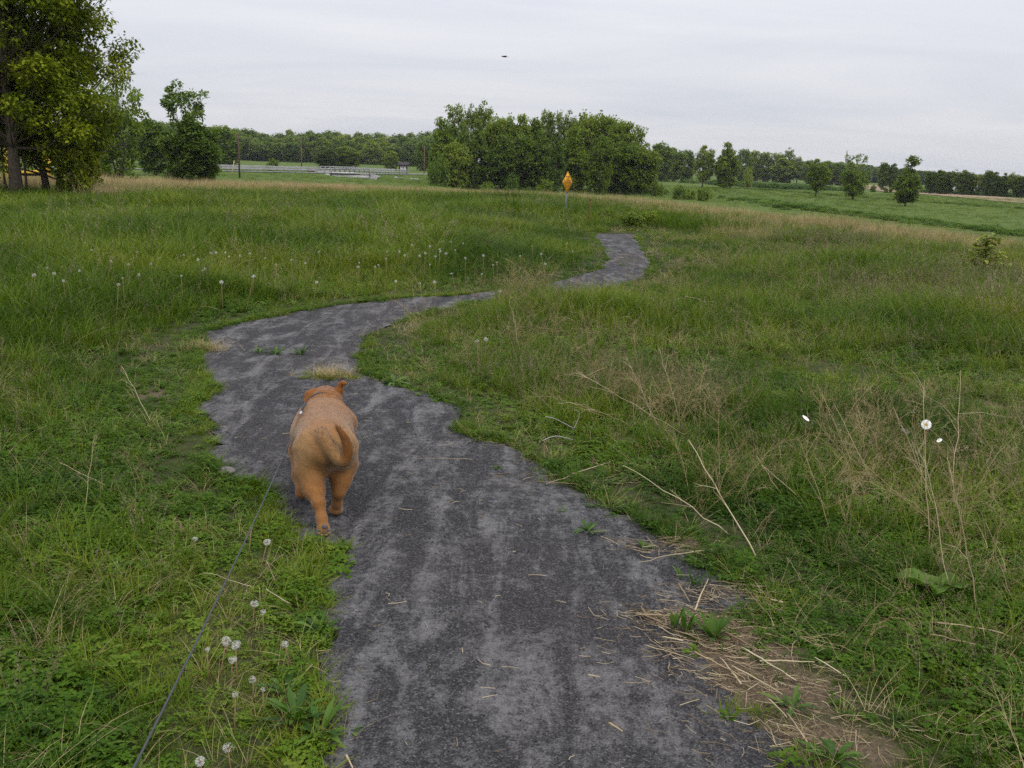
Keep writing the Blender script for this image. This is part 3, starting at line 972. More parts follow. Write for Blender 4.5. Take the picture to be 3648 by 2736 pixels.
# ------------------------------------------------------------------ trees
def tree_meshes(seed, H, R, base, prof, ncl, nleaf, leafs, clr, tr, mleaf, stems=1, flat=.75, lean=0.0, spread=.25, inner=.45, bark=None, limb_every=1):
    """trunk with limbs, and a crown of many leaf sized faces gathered in clumps.  prof(t) = relative crown radius at height t"""
    r = np.random.default_rng(seed)
    tb, cb = MB(), MB()
    stem_pts = []
    for s_ in range(stems):
        a = s_ * 2 * math.pi / stems + r.uniform(0, 1)
        top = np.array([lean * H + (spread * R * math.cos(a) if stems > 1 else 0), (spread * R * math.sin(a) if stems > 1 else 0), H * r.uniform(.82, .93)])
        n = 9
        t = np.linspace(0, 1, n)
        P_ = np.outer(t, top)
        P_[:, 0] += np.cumsum(r.normal(0, .012 * H, n)) * t + (.06 * R * math.cos(a) * (stems > 1))
        P_[:, 1] += np.cumsum(r.normal(0, .012 * H, n)) * t + (.06 * R * math.sin(a) * (stems > 1))
        rr = tr * (1 - .93 * t) * (1 if stems == 1 else .7)
        rr[0] *= 1.25
        P_[0, 2] = -.15
        tb.tube(P_, rr, 7)
        stem_pts.append(P_)
    ts = np.linspace(0, 1, 60); ws = np.array([prof(a) ** 2 + .04 for a in ts]); ws /= ws.sum()
    for c in range(ncl):
        t = np.clip(r.choice(ts, p=ws) + r.uniform(-.01, .01), 0, 1)
        a = r.uniform(0, 2 * math.pi)
        rad = R * prof(t) * (.62 + .62 * float(vnoise(np.array([math.cos(a) * 1.1 + seed]), np.array([math.sin(a) * 1.1 + t * 3.4]), .62, seed)[0])) * (inner + (1 - inner) * math.sqrt(r.uniform())) * r.uniform(.85, 1.12)
        zc = H * (base + (1 - base) * t)
        sp = stem_pts[r.integers(stems)]
        axis = np.array([np.interp(zc, sp[:, 2], sp[:, 0]), np.interp(zc, sp[:, 2], sp[:, 1])])
        C = np.array([axis[0] * .8 + rad * math.cos(a), axis[1] * .8 + rad * math.sin(a), zc])
        if c % limb_every == 0:
            z0 = max(zc - (.35 + .5 * r.uniform()) * rad - .03 * H, H * base * .75)
            z0 = min(z0, sp[-2, 2])
            b = np.array([np.interp(z0, sp[:, 2], sp[:, 0]), np.interp(z0, sp[:, 2], sp[:, 1]), z0])
            mid = (b + C) / 2 + np.array([0, 0, -.12 * rad]) + r.normal(0, .05 * rad, 3)
            r0 = tr * .20 * (1 - .7 * z0 / H)
            tb.tube([b, mid, C], [r0, r0 * .6, r0 * .2], 4, cap=False)
        n = int(nleaf * r.uniform(.6, 1.3))
        v = r.normal(size=(n, 3)); v /= np.linalg.norm(v, axis=1)[:, None]
        k_ = clr * r.uniform(.65, 1.25)
        pos = C + v * (r.uniform(.15, 1, n) ** .6)[:, None] * np.array([k_, k_, k_ * flat])
        az = np.arctan2(v[:, 1], v[:, 0]) + r.normal(0, .9, n); el = r.normal(.0, .55, n)
        d = np.stack([np.cos(az) * np.cos(el), np.sin(az) * np.cos(el), np.sin(el)], 1)
        sd = np.stack([-np.sin(az), np.cos(az), r.normal(0, .35, n)], 1)
        L = leafs * r.uniform(.6, 1.3, n)
        V = np.stack([pos, pos + d * (L * .45)[:, None] + sd * (L * .36)[:, None], pos + d * L[:, None] - np.array([0, 0, .15]) * L[:, None], pos + d * (L * .45)[:, None] - sd * (L * .36)[:, None]], 1).reshape(-1, 3)
        q = np.arange(4 * n).reshape(n, 4)
        cv = r.uniform()
        cb.add(V, q=q, bv=np.repeat(np.clip(.6 * cv + .4 * r.uniform(size=n), 0, 1), 4))
    allv = np.concatenate(cb.v)
    kz = H / np.percentile(allv[:, 2], 99.85); kr = R / np.percentile(np.hypot(allv[:, 0] - lean * allv[:, 2], allv[:, 1]), 97)
    for b_ in (tb, cb):
        for i_ in range(len(b_.v)):
            b_.v[i_] = b_.v[i_] * np.array([kr, kr, kz])
    return tb.mesh("trunk", [bark or M_bark]), cb.mesh("crown", [mleaf])

def p_round(t): return max(.12, math.sqrt(max(0, 1 - (1.9 * t - .95) ** 2)))
def p_tall(t): return max(.1, (.55 + .45 * math.sin(math.pi * min(1, t * 1.15))) * (1 - t ** 5))
def p_cone(t): return max(.08, (1 - t) ** .75 * min(1, .5 + 4 * t))
def p_open(t): return max(.15, .45 + .55 * math.sin(math.pi * t) if t < .95 else .15)
def p_bush(t): return max(.1, math.sqrt(max(0, 1 - t * t * .95)))
def p_topknot(t): return (.35 + .65 * math.sin(math.pi * min(1, t / .72 + .12))) if t < .70 else (.16 if t < .77 else max(.12, .46 * math.sin(math.pi * (t - .72) / .30)))
def p_double(t): return (1 - .25 * abs(t - .3)) if t < .52 else (.42 if t < .62 else max(.12, .62 * math.sin(math.pi * (t - .5) / .52)))

MODELS = {}
def model(key, *a, **k):
    MODELS[key] = tree_meshes(*a, **k)
#        seed  H    R   base  prof    ncl nleaf leaf  clr  trunk
model("round", 1, 14, 4.4, .06, p_round, 170, 84, .62, 1.2, .26, M_tree_mid)
model("round2", 2, 14, 4.0, .05, p_round, 160, 84, .62, 1.2, .26, M_tree_dark)
model("tall", 3, 15, 3.6, .06, p_tall, 170, 84, .60, 1.1, .24, M_tree_mid)
model("tall2", 4, 15, 3.4, .05, p_tall, 150, 84, .60, 1.1, .22, M_tree_dark)
model("tall3", 31, 15, 3.4, .04, p_open, 150, 80, .60, 1.1, .22, M_tree_dark)
model("tall4", 33, 15, 3.2, .04, p_round, 140, 80, .60, 1.1, .22, M_tree_dark)
model("airy", 5, 15, 3.6, .20, p_open, 100, 40, .62, .95, .22, M_tree_pale, inner=.3)
model("airy2", 6, 15, 3.0, .28, p_open, 80, 40, .60, .9, .20, M_tree_mid, inner=.25)
model("bush", 7, 3, 1.9, .03, p_bush, 60, 44, .34, .50, .07, M_tree_dark)
model("bush2", 8, 3, 2.3, .03, p_bush, 64, 44, .36, .55, .07, M_tree_mid)
model("wood", 9, 13, 4.6, .01, p_round, 90, 70, .85, 1.6, .25, M_tree_dark)
model("wood2", 10, 13, 3.9, .01, p_tall, 84, 70, .82, 1.5, .22, M_tree_mid)
model("wood3", 12, 13, 3.6, .08, p_open, 80, 56, .75, 1.25, .22, M_tree_pale)
model("knot", 13, 8, 2.45, .10, p_topknot, 150, 60, .36, .55, .16, M_tree_mid, inner=.3)
model("multi", 14, 8.5, 2.9, .13, p_double, 120, 48, .36, .58, .16, M_tree_mid, stems=3, spread=.5, inner=.3)
model("oak", 15, 7.6, 2.6, .17, p_round, 120, 56, .38, .62, .17, M_tree_mid, inner=.3)
model("double", 16, 11.5, 3.3, .02, p_double, 190, 56, .46, .72, .18, M_tree_dark, stems=2, spread=.75, inner=.3, bark=M_barkd)
model("leaning", 17, 11.5, 3.4, .04, p_open, 170, 46, .42, .72, .20, M_tree_mid, stems=3, spread=.9, inner=.3)

TREE_H = {"round": 14, "round2": 14, "tall": 15, "tall2": 15, "tall3": 15, "tall4": 15, "airy": 15, "airy2": 15, "bush": 3, "bush2": 3, "wood": 13, "wood2": 13, "wood3": 13, "knot": 8, "multi": 8.5, "oak": 7.6, "double": 11.5, "leaning": 11.5}
TREE_R = {"round": 4.4, "round2": 4.0, "tall": 3.6, "tall2": 3.4, "tall3": 3.4, "tall4": 3.2, "airy": 3.6, "airy2": 3.0, "bush": 1.9, "bush2": 2.3, "wood": 4.6, "wood2": 3.9, "wood3": 3.6, "knot": 2.45, "multi": 2.9, "oak": 2.6, "double": 3.3, "leaning": 3.4}
def plant_tree(key, px, r, top, wpx, label, group=None, name=None, cat=None, rz=None, z=None):
    """a tree at range r in the direction of photo column px, as tall and wide as it looks there"""
    p = at(px, r)
    if z is not None: p[2] = z
    d = ray(px, top)
    ztop = CAM_H + r * d[2] / math.hypot(d[0], d[1])
    H = max(ztop - p[2], .4)
    sz = H / TREE_H[key]
    W = wpx / 2 * r * 1.0 / FPX
    sw = W / TREE_R[key]
    bushy = key.startswith("bush")
    o = empty(name or ("shrub" if bushy else "tree"), p, random.uniform(0, 6.28) if rz is None else rz, (sw, sw, sz), label, cat or ("shrub" if bushy else "tree"), group)
    tm, cm = MODELS[key]
    link("trunk" if not bushy else "stem", tm, o); link("crown" if not bushy else "foliage", cm, o)
    return o

# the wood behind the bridge: rows of crowns, each tree a thing
G_WOOD = "trees of the long wood behind the bridge"
W_TOP = ([60, 150, 196, 219, 242, 254, 276, 299, 322, 334, 356, 379, 394, 408, 420, 432, 470], [122, 122, 124, 125.5, 129, 131.5, 134, 131.5, 131, 131, 133, 134, 138, 133, 133, 130, 134])
ORD = ["first", "second", "third", "fourth", "fifth", "sixth", "seventh", "eighth", "ninth", "tenth", "eleventh", "twelfth", "thirteenth", "fourteenth", "fifteenth", "sixteenth", "seventeenth", "eighteenth", "nineteenth", "twentieth"]
def zone_of(px, zones):
    for lim, txt in zones:
        if px < lim: return txt
W_ZONES = [(160, "left of the double topped tree"), (240, "left of the tall dark pole"), (302, "between the two poles left of the bridge"), (362, "above the bridge rail"), (403, "between bridge and notice board"), (424, "above the notice board"), (999, "beside the grove's left end")]
COUNT = {}
def nth(key):
    COUNT[key] = COUNT.get(key, -1) + 1
    return ORD[COUNT[key]]
for row, (r_, step, dt) in enumerate(((505, 9.5, 0.0), (470, 10.5, 4.5), (435, 12.0, 10.0))):
    px = 96.0
    while px < 462:
        t = np.interp(px, *W_TOP) + dt + random.uniform(-3.2, 2.6)
        kd = random.choice(["wood", "wood", "wood2", "wood2", "wood3"])
        w = random.uniform(14, 27) * (1.0 if kd != "wood2" else .85)
        z = zone_of(px, W_ZONES); rn = ("back", "middle", "front")[row]
        lab = "%s-from-left %s tree, wood's %s row, %s" % (nth((rn, z)), {"wood": "dark round", "wood2": "upright", "wood3": "pale loose"}[kd], rn, z)
        plant_tree(kd, px, r_ + random.uniform(-8, 8), t, w, lab, G_WOOD)
        px += step * random.uniform(.8, 1.2)
plant_tree("round2", 328, 300, 149.5, 24, "left one of two bushy trees rising just behind the bridge rail", "bushy trees just behind the bridge")
plant_tree("round", 347, 305, 147, 27, "right taller one of two bushy trees rising just behind the bridge rail", "bushy trees just behind the bridge")
plant_tree("bush2", 274, 255, 158, 13, "round green bush alone behind the road, left of the bridge")
plant_tree("wood2", 391, 330, 151, 16, "pale leafy tree in front of the wood, left of the notice board")
plant_tree("wood", 424, 330, 141, 20, "tree at the right end of the wood beside the thin pole")

# the grove in the middle
G_G = "trees of the grove in the middle of the view"
grove = [("tall", 440, 172, 119, 24, "leftmost tall tree of the middle grove, thin at its left side"),
         ("airy", 454, 178, 104.5, 22, "tall round topped tree near the left end of the middle grove"),
         ("airy2", 471, 180, 104, 15, "slender open topped tree beside the tallest tree of the grove"),
         ("airy2", 484, 181, 101, 20, "tallest open crowned tree of the middle grove"),
         ("tall2", 462, 168, 124, 21, "dark tree below the tall tops at the grove's left"),
         ("tall2", 476, 166, 121, 20, "dark narrow tree standing under the grove's tallest tree"),
         ("round", 494, 170, 117.5, 25, "leafy tree right of the grove's tallest tree"),
         ("round", 508, 172, 117, 26, "round crowned tree left of the grove's centre"),
         ("tall", 521, 172, 115.5, 26, "broad tree at the centre of the middle grove"),
         ("round2", 532, 175, 119, 25, "lower tree in the dip of the grove's skyline"),
         ("airy", 542, 182, 110.5, 18, "open crowned tree just left of the sign's top in the grove"),
         ("airy", 554, 182, 111.5, 18, "open crowned tree above the dark tree behind the sign"),
         ("airy2", 568, 181, 110.5, 17, "spiky topped tree right of the sign in the grove"),
         ("round", 581, 176, 113.5, 29, "broad bright tree right of the grove's centre"),
         ("round", 597, 178, 114.5, 29, "second broad bright tree right of the grove's centre"),
         ("round", 611, 176, 119, 28, "broad tree on the falling right side of the grove"),
         ("tall", 625, 172, 123.5, 26, "tall tree near the right end of the grove"),
         ("airy", 637, 176, 126, 20, "ragged topped tree at the right end of the grove"),
         ("tall", 573, 168, 128, 26, "leafy tree in the second rank right of the sign"),
         ("tall2", 541, 166, 131, 24, "shaded tree in the front rank left of the sign"),
         ("round2", 522, 165, 135, 26, "shaded round tree in the front rank of the grove centre"),
         ("round", 620, 166, 142, 32, "bushy tree at the grove's right foot"),
         ("round", 640, 168, 148, 30, "low spreading tree at the grove's right end"),
         ("tall2", 500, 163, 136, 26, "dark leafy tree in the front rank at the grove's left"),
         ("round", 455, 163, 143, 26, "low leafy tree in front at the grove's left")]
for kd, px, r_, top, w, lab in grove:
    plant_tree(kd, px, r_, top, w * 1.18, lab, G_G)
plant_tree("tall2", 555, 158, 132.5, 17, "very dark narrow tree directly behind the orange sign", G_G)
plant_tree("round", 600, 158, 136, 25, "bright tree standing forward of the grove, right of the sign", G_G)
plant_tree("bush", 439, 160, 154, 21, "dark round bush tree at the grove's left foot beside the pole")
plant_tree("bush2", 488, 150, 181.5, 19, "low green bush at the grove's foot in the tan grass")
plant_tree("bush", 512, 156, 172, 15, "dark shrub under the grove, left of the bare trunks")
plant_tree("bush2", 546, 152, 179, 17, "low shrub under the dark tree behind the sign")
plant_tree("bush", 655, 165, 177, 7, "small dark upright shrub right of the grove")
plant_tree("bush2", 660, 164, 183, 9, "small pale shrub right of the dark upright shrub")
for j, (px, r_) in enumerate([(531, 170), (535, 171), (539, 169)]):
    p = at(px, r_)
    mb = MB(); mb.tube([[0, 0, -.2], [.05, 0, 2.2], [.02, .05, 4.8]], [.16, .13, .09], 6)
    t = empty("tree", p, 0, 1, ["leftmost of three bare trunks under the grove's centre", "middle one of three bare trunks under the grove's centre", "rightmost of three bare trunks under the grove's centre"][j], "tree", "bare trunks under the grove")
    mb.obj("trunk", M_barkd, t)
    mb = MB()
    for q_ in range(160):
        v = rng.normal(size=3) * [1.2, 1.2, .8]
        leaf(mb, np.array([0, 0, 5.2]) + v, rng.uniform(0, 6.28), rng.normal(0, .5), .5, .35, bv=rng.uniform())
    mb.obj("crown", M_tree_dark, t)

# right of the grove
plant_tree("round", 660, 330, 143, 26, "leafy tree far behind the grove's right end")
plant_tree("round2", 672, 345, 148, 22, "second leafy tree far behind the grove's right end")
plant_tree("wood", 684, 350, 150, 20, "rounded tree left of the paired trees, far back")
plant_tree("oak", 702, 252, 145.5, 23, "left one of the paired field trees with the bare lower trunk")
plant_tree("tall", 725, 250, 143, 24, "right taller one of the paired field trees")
plant_tree("bush2", 747, 290, 167, 11, "small rounded tree just right of the paired field trees")
G_B = "trees of the back row right of the paired field trees"
for px, top, w, kd, lab in [(740, 149, 18, "wood", "dark tree right behind the paired field trees"), (752, 151, 17, "wood2", "mid green tree second in the back row behind the paired trees"), (764, 152, 18, "wood", "dark tree third in the back row behind the paired trees"), (775, 152.5, 17, "wood3", "pale tree in the back row left of the tall bare topped one"),
                            (785, 147.5, 12, "airy2", "tall tree with a tufted top in the back row"), (782, 158, 25, "wood2", "broad brownish green tree in front of the tufted tree"), (796, 157, 17, "airy", "flat topped open tree right of the tufted tree"), (808, 160, 15, "wood", "dark tree at the back row's lower part, left of the field oak"), (826, 161, 20, "wood2", "tree behind the field oak at the back row's end"), (838, 162, 18, "wood", "dark tree in the back row left of the radio mast"), (850, 164, 18, "wood2", "tree below the radio mast in the back row")]:
    plant_tree(kd, px, 430 + random.uniform(-10, 10), top, w, lab, G_B)
plant_tree("oak", 816, 212, 159, 23, "single small oak with a short bare trunk in the hay field")
plant_tree("multi", 854, 197, 154, 27, "many stemmed field tree with two tufted tops")
plant_tree("knot", 907, 172, 156, 26, "dense field tree with a narrow top tuft, nearest of the field trees")
plant_tree("tall3", 882, 335, 162.5, 11, "left one of two dark trees beyond the plowed field", "pair of dark trees beyond the plowed field")
plant_tree("tall4", 892, 335, 163.5, 9, "right one of two dark trees beyond the plowed field", "pair of dark trees beyond the plowed field")
G_R = "trees of the dark windbreak row on the far right"
row = [(931, 171), (939, 170), (947, 172), (955, 169.5), (962, 170), (970, 172.5), (978, 174), (987, 170.5), (994, 172), (1003, 173), (1011, 172), (1019, 177), (1028, 176), (1037, 178), (1046, 177)]
words = ["first", "second", "third", "fourth", "fifth", "sixth", "seventh", "eighth", "ninth", "tenth", "eleventh", "twelfth", "thirteenth", "fourteenth", "fifteenth"]
for j, (px, top) in enumerate(row):
    plant_tree(["tall3", "tall4", "tall2", "airy2", "tall4", "tall3", "airy"][j % 7], px, 305 - j * 1.0, top, random.uniform(9.5, 13), words[j] + " tree from the left in the dark windbreak row at the field's right edge", G_R)
plant_tree("bush", 873, 300, 184.5, 6, "small dark bush alone at the edge of the plowed field")
plant_tree("bush", 886, 285, 187, 4.5, "left one of two small dark bushes on the plowed field edge")
plant_tree("bush", 891, 285, 187.5, 4.5, "right one of two small dark bushes on the plowed field edge")
plant_tree("bush", 680, 150, 185, 14, "dark taller bush at the left of three in the hay field")
plant_tree("bush2", 691, 152, 188.5, 13, "low bush in the middle of three in the hay field")
plant_tree("bush2", 704, 148, 186, 16, "rounded bush at the right of three in the hay field")
G_FAR = "trees of the far wood along the right horizon"
px = 800.0
while px < 1060:
    top = np.interp(px, [800, 850, 870, 900, 930, 980, 1040], [162, 163, 166, 168, 171.5, 174.5, 177]) + random.uniform(-1, 1.2)
    kd = random.choice(["wood", "wood2"])
    z = zone_of(px, [(843, "left of the radio mast"), (907, "between the mast and the nearest field tree"), (930, "left of the windbreak row"), (2000, "behind the windbreak row")])
    plant_tree(kd, px, 640 + random.uniform(-15, 15), top, random.uniform(13, 19), "%s-from-left tree of the distant horizon wood, %s" % (nth(("far", z)), z), G_FAR)
    px += random.uniform(6.5, 9)

# left: trees beyond the meadow edge
plant_tree("leaning", 122, 100, 74, 62, "tall many stemmed tree with a leaning airy right side")
plant_tree("double", 190, 108, 83.5, 56, "tree with two separate feathery tops above a dark bushy base")
plant_tree("round2", 92, 112, 100, 44, "dark leafy tree hidden between the near tree and the leaning one")
plant_tree("round2", 156, 150, 120, 34, "dark rounded tree between the leaning tree and the double topped one")
plant_tree("round2", 196, 106, 119, 44, "dark bushy tree crowding the foot of the double topped tree")
plant_tree("wood", 226, 240, 127, 32, "tree left of the tall brown pole at the wood's near end")

# the near trees at the left edge
G_N = "near trees at the left edge"
def near_tree(px, r_, H, R, base, prof, ncl, nleaf, seed, tr, label, stems=1, lean=0.0, clr=.62, inner=.35, leafs=.13, spread=.3):
    p = at(px, r_)
    tm, cm = tree_meshes(seed, H, R, base, prof, ncl, nleaf, leafs, clr, tr, M_tree_big, stems=stems, lean=lean, inner=inner, spread=spread, bark=M_bark)
    o = empty("maple_tree", p, 0, 1, label, "tree", G_N)
    link("trunk", tm, o); link("crown", cm, o)
    return o
near_tree(16.5, 34.5, 13.0, 3.2, .17, lambda t: .75 + .3 * math.sin(math.pi * t), 230, 250, 21, .21, "near tree with the thick straight trunk at the left edge", leafs=.155, clr=.62)
near_tree(53, 36, 12.4, 2.75, .09, lambda t: max(.2, .66 + .40 * math.sin(math.pi * (t * .9 + .12))), 190, 250, 22, .20, "near tree with a forked low trunk, right of the thick one", stems=2, spread=.7, leafs=.155, clr=.58)
near_tree(-28, 36, 12.5, 3.4, .14, p_round, 160, 200, 23, .2, "near tree cut by the left edge of the view", leafs=.17, clr=.66)
near_tree(27, 35.5, 5.2, 1.4, .28, p_open, 36, 150, 24, .05, "thin sapling between the two near trunks", clr=.40, leafs=.14)
near_tree(6, 36, 5.0, 1.3, .30, p_open, 32, 150, 25, .05, "thin sapling left of the thick near trunk", clr=.40, leafs=.14)
near_tree(70, 35, 4.6, 1.3, .10, p_round, 52, 150, 26, .05, "low leafy sapling at the right foot of the forked near tree", clr=.42, leafs=.14)
near_tree(86, 37, 5.0, 1.1, .12, p_open, 40, 150, 27, .05, "yellowish sapling at the right side of the near trees", clr=.40, leafs=.14)
# ------------------------------------------------------------------ bridge, rails, poles, board
M_conc = plain("pale_concrete", (.50, .50, .48), .85, .2, var=.16, scale=2.2)
M_concd = plain("grey_concrete", (.27, .265, .26), .9, .2, var=.3, scale=2.5)
M_steel = plain("galvanised_steel", (.21, .215, .225), .5, .5, .4, var=.2, scale=6)
M_rail = plain("weathered_rail", (.36, .36, .35), .7, .3, var=.2, scale=4)
M_rust = plain("rust_orange", (.26, .10, .03), .85, .2, var=.4, scale=6)
M_pole = plain("creosoted_wood", (.085, .055, .042), .9, .15, var=.3, scale=5)
M_poled = plain("brown_pole_wood", (.135, .080, .050), .9, .15, var=.3, scale=5)
M_rock = plain("riprap_stone", (.30, .29, .28), .9, .2, var=.3, scale=3)
M_white = plain("white_paint", (.78, .78, .76), .6, .3, var=.06, scale=3)

def bpt(s, n, z):
    """point on the bridge: s metres along, n metres towards the far side"""
    p = BMID + BDIR * s + BNOR * n
    return np.array([p[0], p[1], z])
hl = BLEN / 2
if np.dot(BNOR, BMID) < 0: BNOR = -BNOR
br = empty("road_bridge", bpt(0, 0, ROAD_Z), 0, 1, "small grey concrete road bridge with open rail over the creek", "bridge")
inv = -np.array(br.location)
def bobj(mb, name, mat):
    o = mb.obj(name, mat)
    o.parent = br
    o.location = inv
    return o
mb = MB(); mb.beam(bpt(-hl, 0, ROAD_Z - .15), bpt(hl, 0, ROAD_Z - .15), 7.6, .26); bobj(mb, "deck", M_concd)
for n in (-3.55, 3.55):
    mb = MB(); mb.beam(bpt(-hl + .1, n, ROAD_Z - .66), bpt(hl - .1, n, ROAD_Z - .66), .45, .76); bobj(mb, "girder", M_conc)
    mb = MB(); mb.beam(bpt(-hl, n, ROAD_Z + .09), bpt(hl, n, ROAD_Z + .09), .3, .22); bobj(mb, "curb", M_conc)
    for z, w in ((1.18, .12), (.84, .09), (.52, .09)):
        mb = MB(); mb.beam(bpt(-hl, n, ROAD_Z + z), bpt(hl, n, ROAD_Z + z), .07, w); bobj(mb, "rail", M_rail)
    for k_ in range(9):
        s = -hl + .05 + (BLEN - .1) * k_ / 8
        mb = MB(); mb.beam(bpt(s, n - .1, ROAD_Z + .2), bpt(s, n - .1, ROAD_Z + 1.26), .14, .12); bobj(mb, "post", M_steel)
for sgn in (-1, 1):
    mb = MB(); mb.beam(bpt(sgn * (hl + .45), -3.9, ROAD_Z - 1.4), bpt(sgn * (hl + .45), 3.9, ROAD_Z - 1.4), .9, 2.7); bobj(mb, "abutment", M_concd)
mb = MB()       # sloping wing wall towards the camera on the right, pale wing on the left
a, b, c, d = bpt(hl + .95, -3.95, ROAD_Z - .05), bpt(hl + 4.6, -5.6, ROAD_Z - 1.0), bpt(hl + 6.2, -7.5, ROAD_Z - 2.7), bpt(hl + .2, -4.4, ROAD_Z - 2.9)
off = np.append(BNOR * .45, 0)
V = [a, b, c, d, a + off, b + off, c + off, d + off]
mb.add(V, q=[[3, 2, 1, 0], [4, 5, 6, 7], [0, 1, 5, 4], [1, 2, 6, 5], [2, 3, 7, 6], [3, 0, 4, 7]]); bobj(mb, "wing_wall", M_concd)
mb = MB()
a, b, c, d = bpt(-hl - .1, -3.95, ROAD_Z - .05), bpt(-hl - 1.6, -4.6, ROAD_Z - .15), bpt(-hl - .9, -4.8, ROAD_Z - 1.0), bpt(-hl - .1, -4.3, ROAD_Z - 1.3)
V = [a, b, c, d, a + off, b + off, c + off, d + off]
mb.add(V, q=[[3, 2, 1, 0], [4, 5, 6, 7], [0, 1, 5, 4], [1, 2, 6, 5], [2, 3, 7, 6], [3, 0, 4, 7]]); bobj(mb, "wing_wall", M_conc)
mb = MB()       # rust coloured board closing the far side at the left end
mb.beam(bpt(-hl - 1.7, 3.2, ROAD_Z + .55), bpt(-hl - .2, 3.2, ROAD_Z + .55), .08, .95)
o = tag(mb.obj("barrier_board", M_rust), "rust coloured board at the bridge's left end behind the rail", "board")

def along(L, s):
    seg = np.linalg.norm(np.diff(L, axis=0), axis=1); c = np.concatenate([[0], np.cumsum(seg)])
    return np.array([np.interp(s, c, L[:, 0]), np.interp(s, c, L[:, 1])]), c[-1]
def side_line(off, keep):
    out = []
    for p, t in zip(ROAD, Tn):
        n = np.array([-t[1], t[0]]) * off
        out.append(p + n)
    out = np.array(out)
    s = (out - BMID) @ BDIR
    return out[keep(s)]
def guard(name, L, h, gap, label, group, n_rails=2, mat=None, pmat=None):
    p0 = L[0]
    root = empty(name, (p0[0], p0[1], ROAD_Z), 0, 1, label, "guard rail", group)
    o0 = -np.array(root.location)
    _, tot = along(L, 0)
    s = 0.0
    while s < tot:
        p, _ = along(L, s)
        mb = MB(); mb.beam([p[0], p[1], ROAD_Z - .5], [p[0], p[1], ROAD_Z + h + .05], .13, .13)
        o = mb.obj("post", pmat or M_steel, root); o.location = o0
        s += gap
    for z in np.linspace(h, h * .55, n_rails):
        mb = MB()
        for a, b in zip(L[:-1], L[1:]):
            d = b - a
            mb.beam([a[0], a[1], ROAD_Z + z], [b[0] + d[0] * .01, b[1] + d[1] * .01, ROAD_Z + z], .06, .16)
        o = mb.obj("rail", mat or M_rail, root); o.location = o0
nearoff = -3.9 if np.dot(np.array([-Tn[len(Tn) // 2][1], Tn[len(Tn) // 2][0]]), BNOR) > 0 else 3.9
guard("guard_rail", side_line(nearoff, lambda s: (s > -hl - 24) & (s < -hl + .3)), .85, 1.5, "near side guard rail running up to the bridge from the left", "guard rails on the bridge approaches")
guard("guard_rail", side_line(-nearoff, lambda s: (s > -hl - 27) & (s < -hl + .3)), .95, 1.9, "far side guard rail on the road left of the bridge", "guard rails on the bridge approaches", mat=M_rail)
guard("guard_rail", side_line(nearoff, lambda s: (s > hl - .3) & (s < hl + 13)), .9, .95, "near side guard rail leaving the bridge to the right", "guard rails on the bridge approaches")
guard("guard_rail", side_line(-nearoff, lambda s: (s > hl - .3) & (s < hl + 14)), .9, 1.6, "far side guard rail leaving the bridge to the right", "guard rails on the bridge approaches")
# stones on the slope beside the wing wall
for k_ in range(14):
    c = bpt(hl + rng.uniform(3.5, 8.5), -rng.uniform(7.2, 8.6), 0)
    c[2] = hz1(c[0], c[1]) + .1
    b = rng.normal(0, 1, (26, 3)); b /= np.linalg.norm(b, axis=1)[:, None]
    mb = MB()
    s = rng.uniform(.16, .38)
    u_, v_ = np.meshgrid(np.linspace(0, math.pi, 5), np.arange(7) * 2 * math.pi / 7, indexing='ij')
    V = np.stack([np.sin(u_) * np.cos(v_), np.sin(u_) * np.sin(v_), np.cos(u_) * .7], -1).reshape(-1, 3) * s
    V *= 1 + rng.normal(0, .12, (len(V), 1))
    J = np.arange(35).reshape(5, 7)
    q = [[J[i, j], J[i + 1, j], J[i + 1, (j + 1) % 7], J[i, (j + 1) % 7]] for i in range(4) for j in range(7)]
    mb.add(V + c, q=q)
    tag(mb.obj("stone", M_rock, smooth=False), "grey riprap stone on the bank below the bridge's right end", "stone", "riprap stones by the bridge")

# notice board with a gable roof
kp = at(403, 219); kp[2] = ROAD_Z - .1
kz = math.atan2(-kp[0], kp[1]) + .12
ko = empty("notice_board", kp, kz, 1, "dark roofed notice board with white panels beside the road", "notice board")
for sx in (-.85, .85):
    mb = MB(); mb.box((sx, 0, 1.1), (.1, .1, 1.15)); mb.obj("post", M_pole, ko)
mb = MB(); mb.box((0, 0, 1.25), (.75, .05, .62)); mb.obj("backboard", M_pole, ko)
for sx in (-.345, .345):
    mb = MB(); mb.box((sx, -.07, 1.22), (.325, .015, .52)); mb.obj("panel", M_white, ko)
mb = MB()
V = []
for sx in (-1.3, 1.3):
    V += [[sx, -.75, 1.95], [sx, 0, 2.62], [sx, .75, 1.95], [sx, .75, 1.83], [sx, 0, 2.5], [sx, -.75, 1.83]]
mb.add(V, q=[[0, 1, 7, 6], [1, 2, 8, 7], [3, 4, 10, 9], [4, 5, 11, 10], [5, 0, 6, 11], [2, 3, 9, 8], [0, 5, 4, 1], [1, 4, 3, 2], [6, 7, 10, 11], [7, 8, 9, 10]])
mb.obj("roof", plain("roof_shingle", (.055, .05, .05), .9, .15, var=.3, scale=6), ko)
for sx in (-.85, .85):
    mb = MB()
    mb.add([[sx - .04, -.5, 1.97], [sx + .04, -.5, 1.97], [sx + .04, .5, 1.97], [sx - .04, .5, 1.97], [sx - .04, 0, 2.42], [sx + .04, 0, 2.42]], q=[[0, 1, 5, 4], [2, 3, 4, 5], [3, 2, 1, 0]], t=[[0, 4, 3], [1, 2, 5]])
    mb.obj("gable", M_pole, ko)

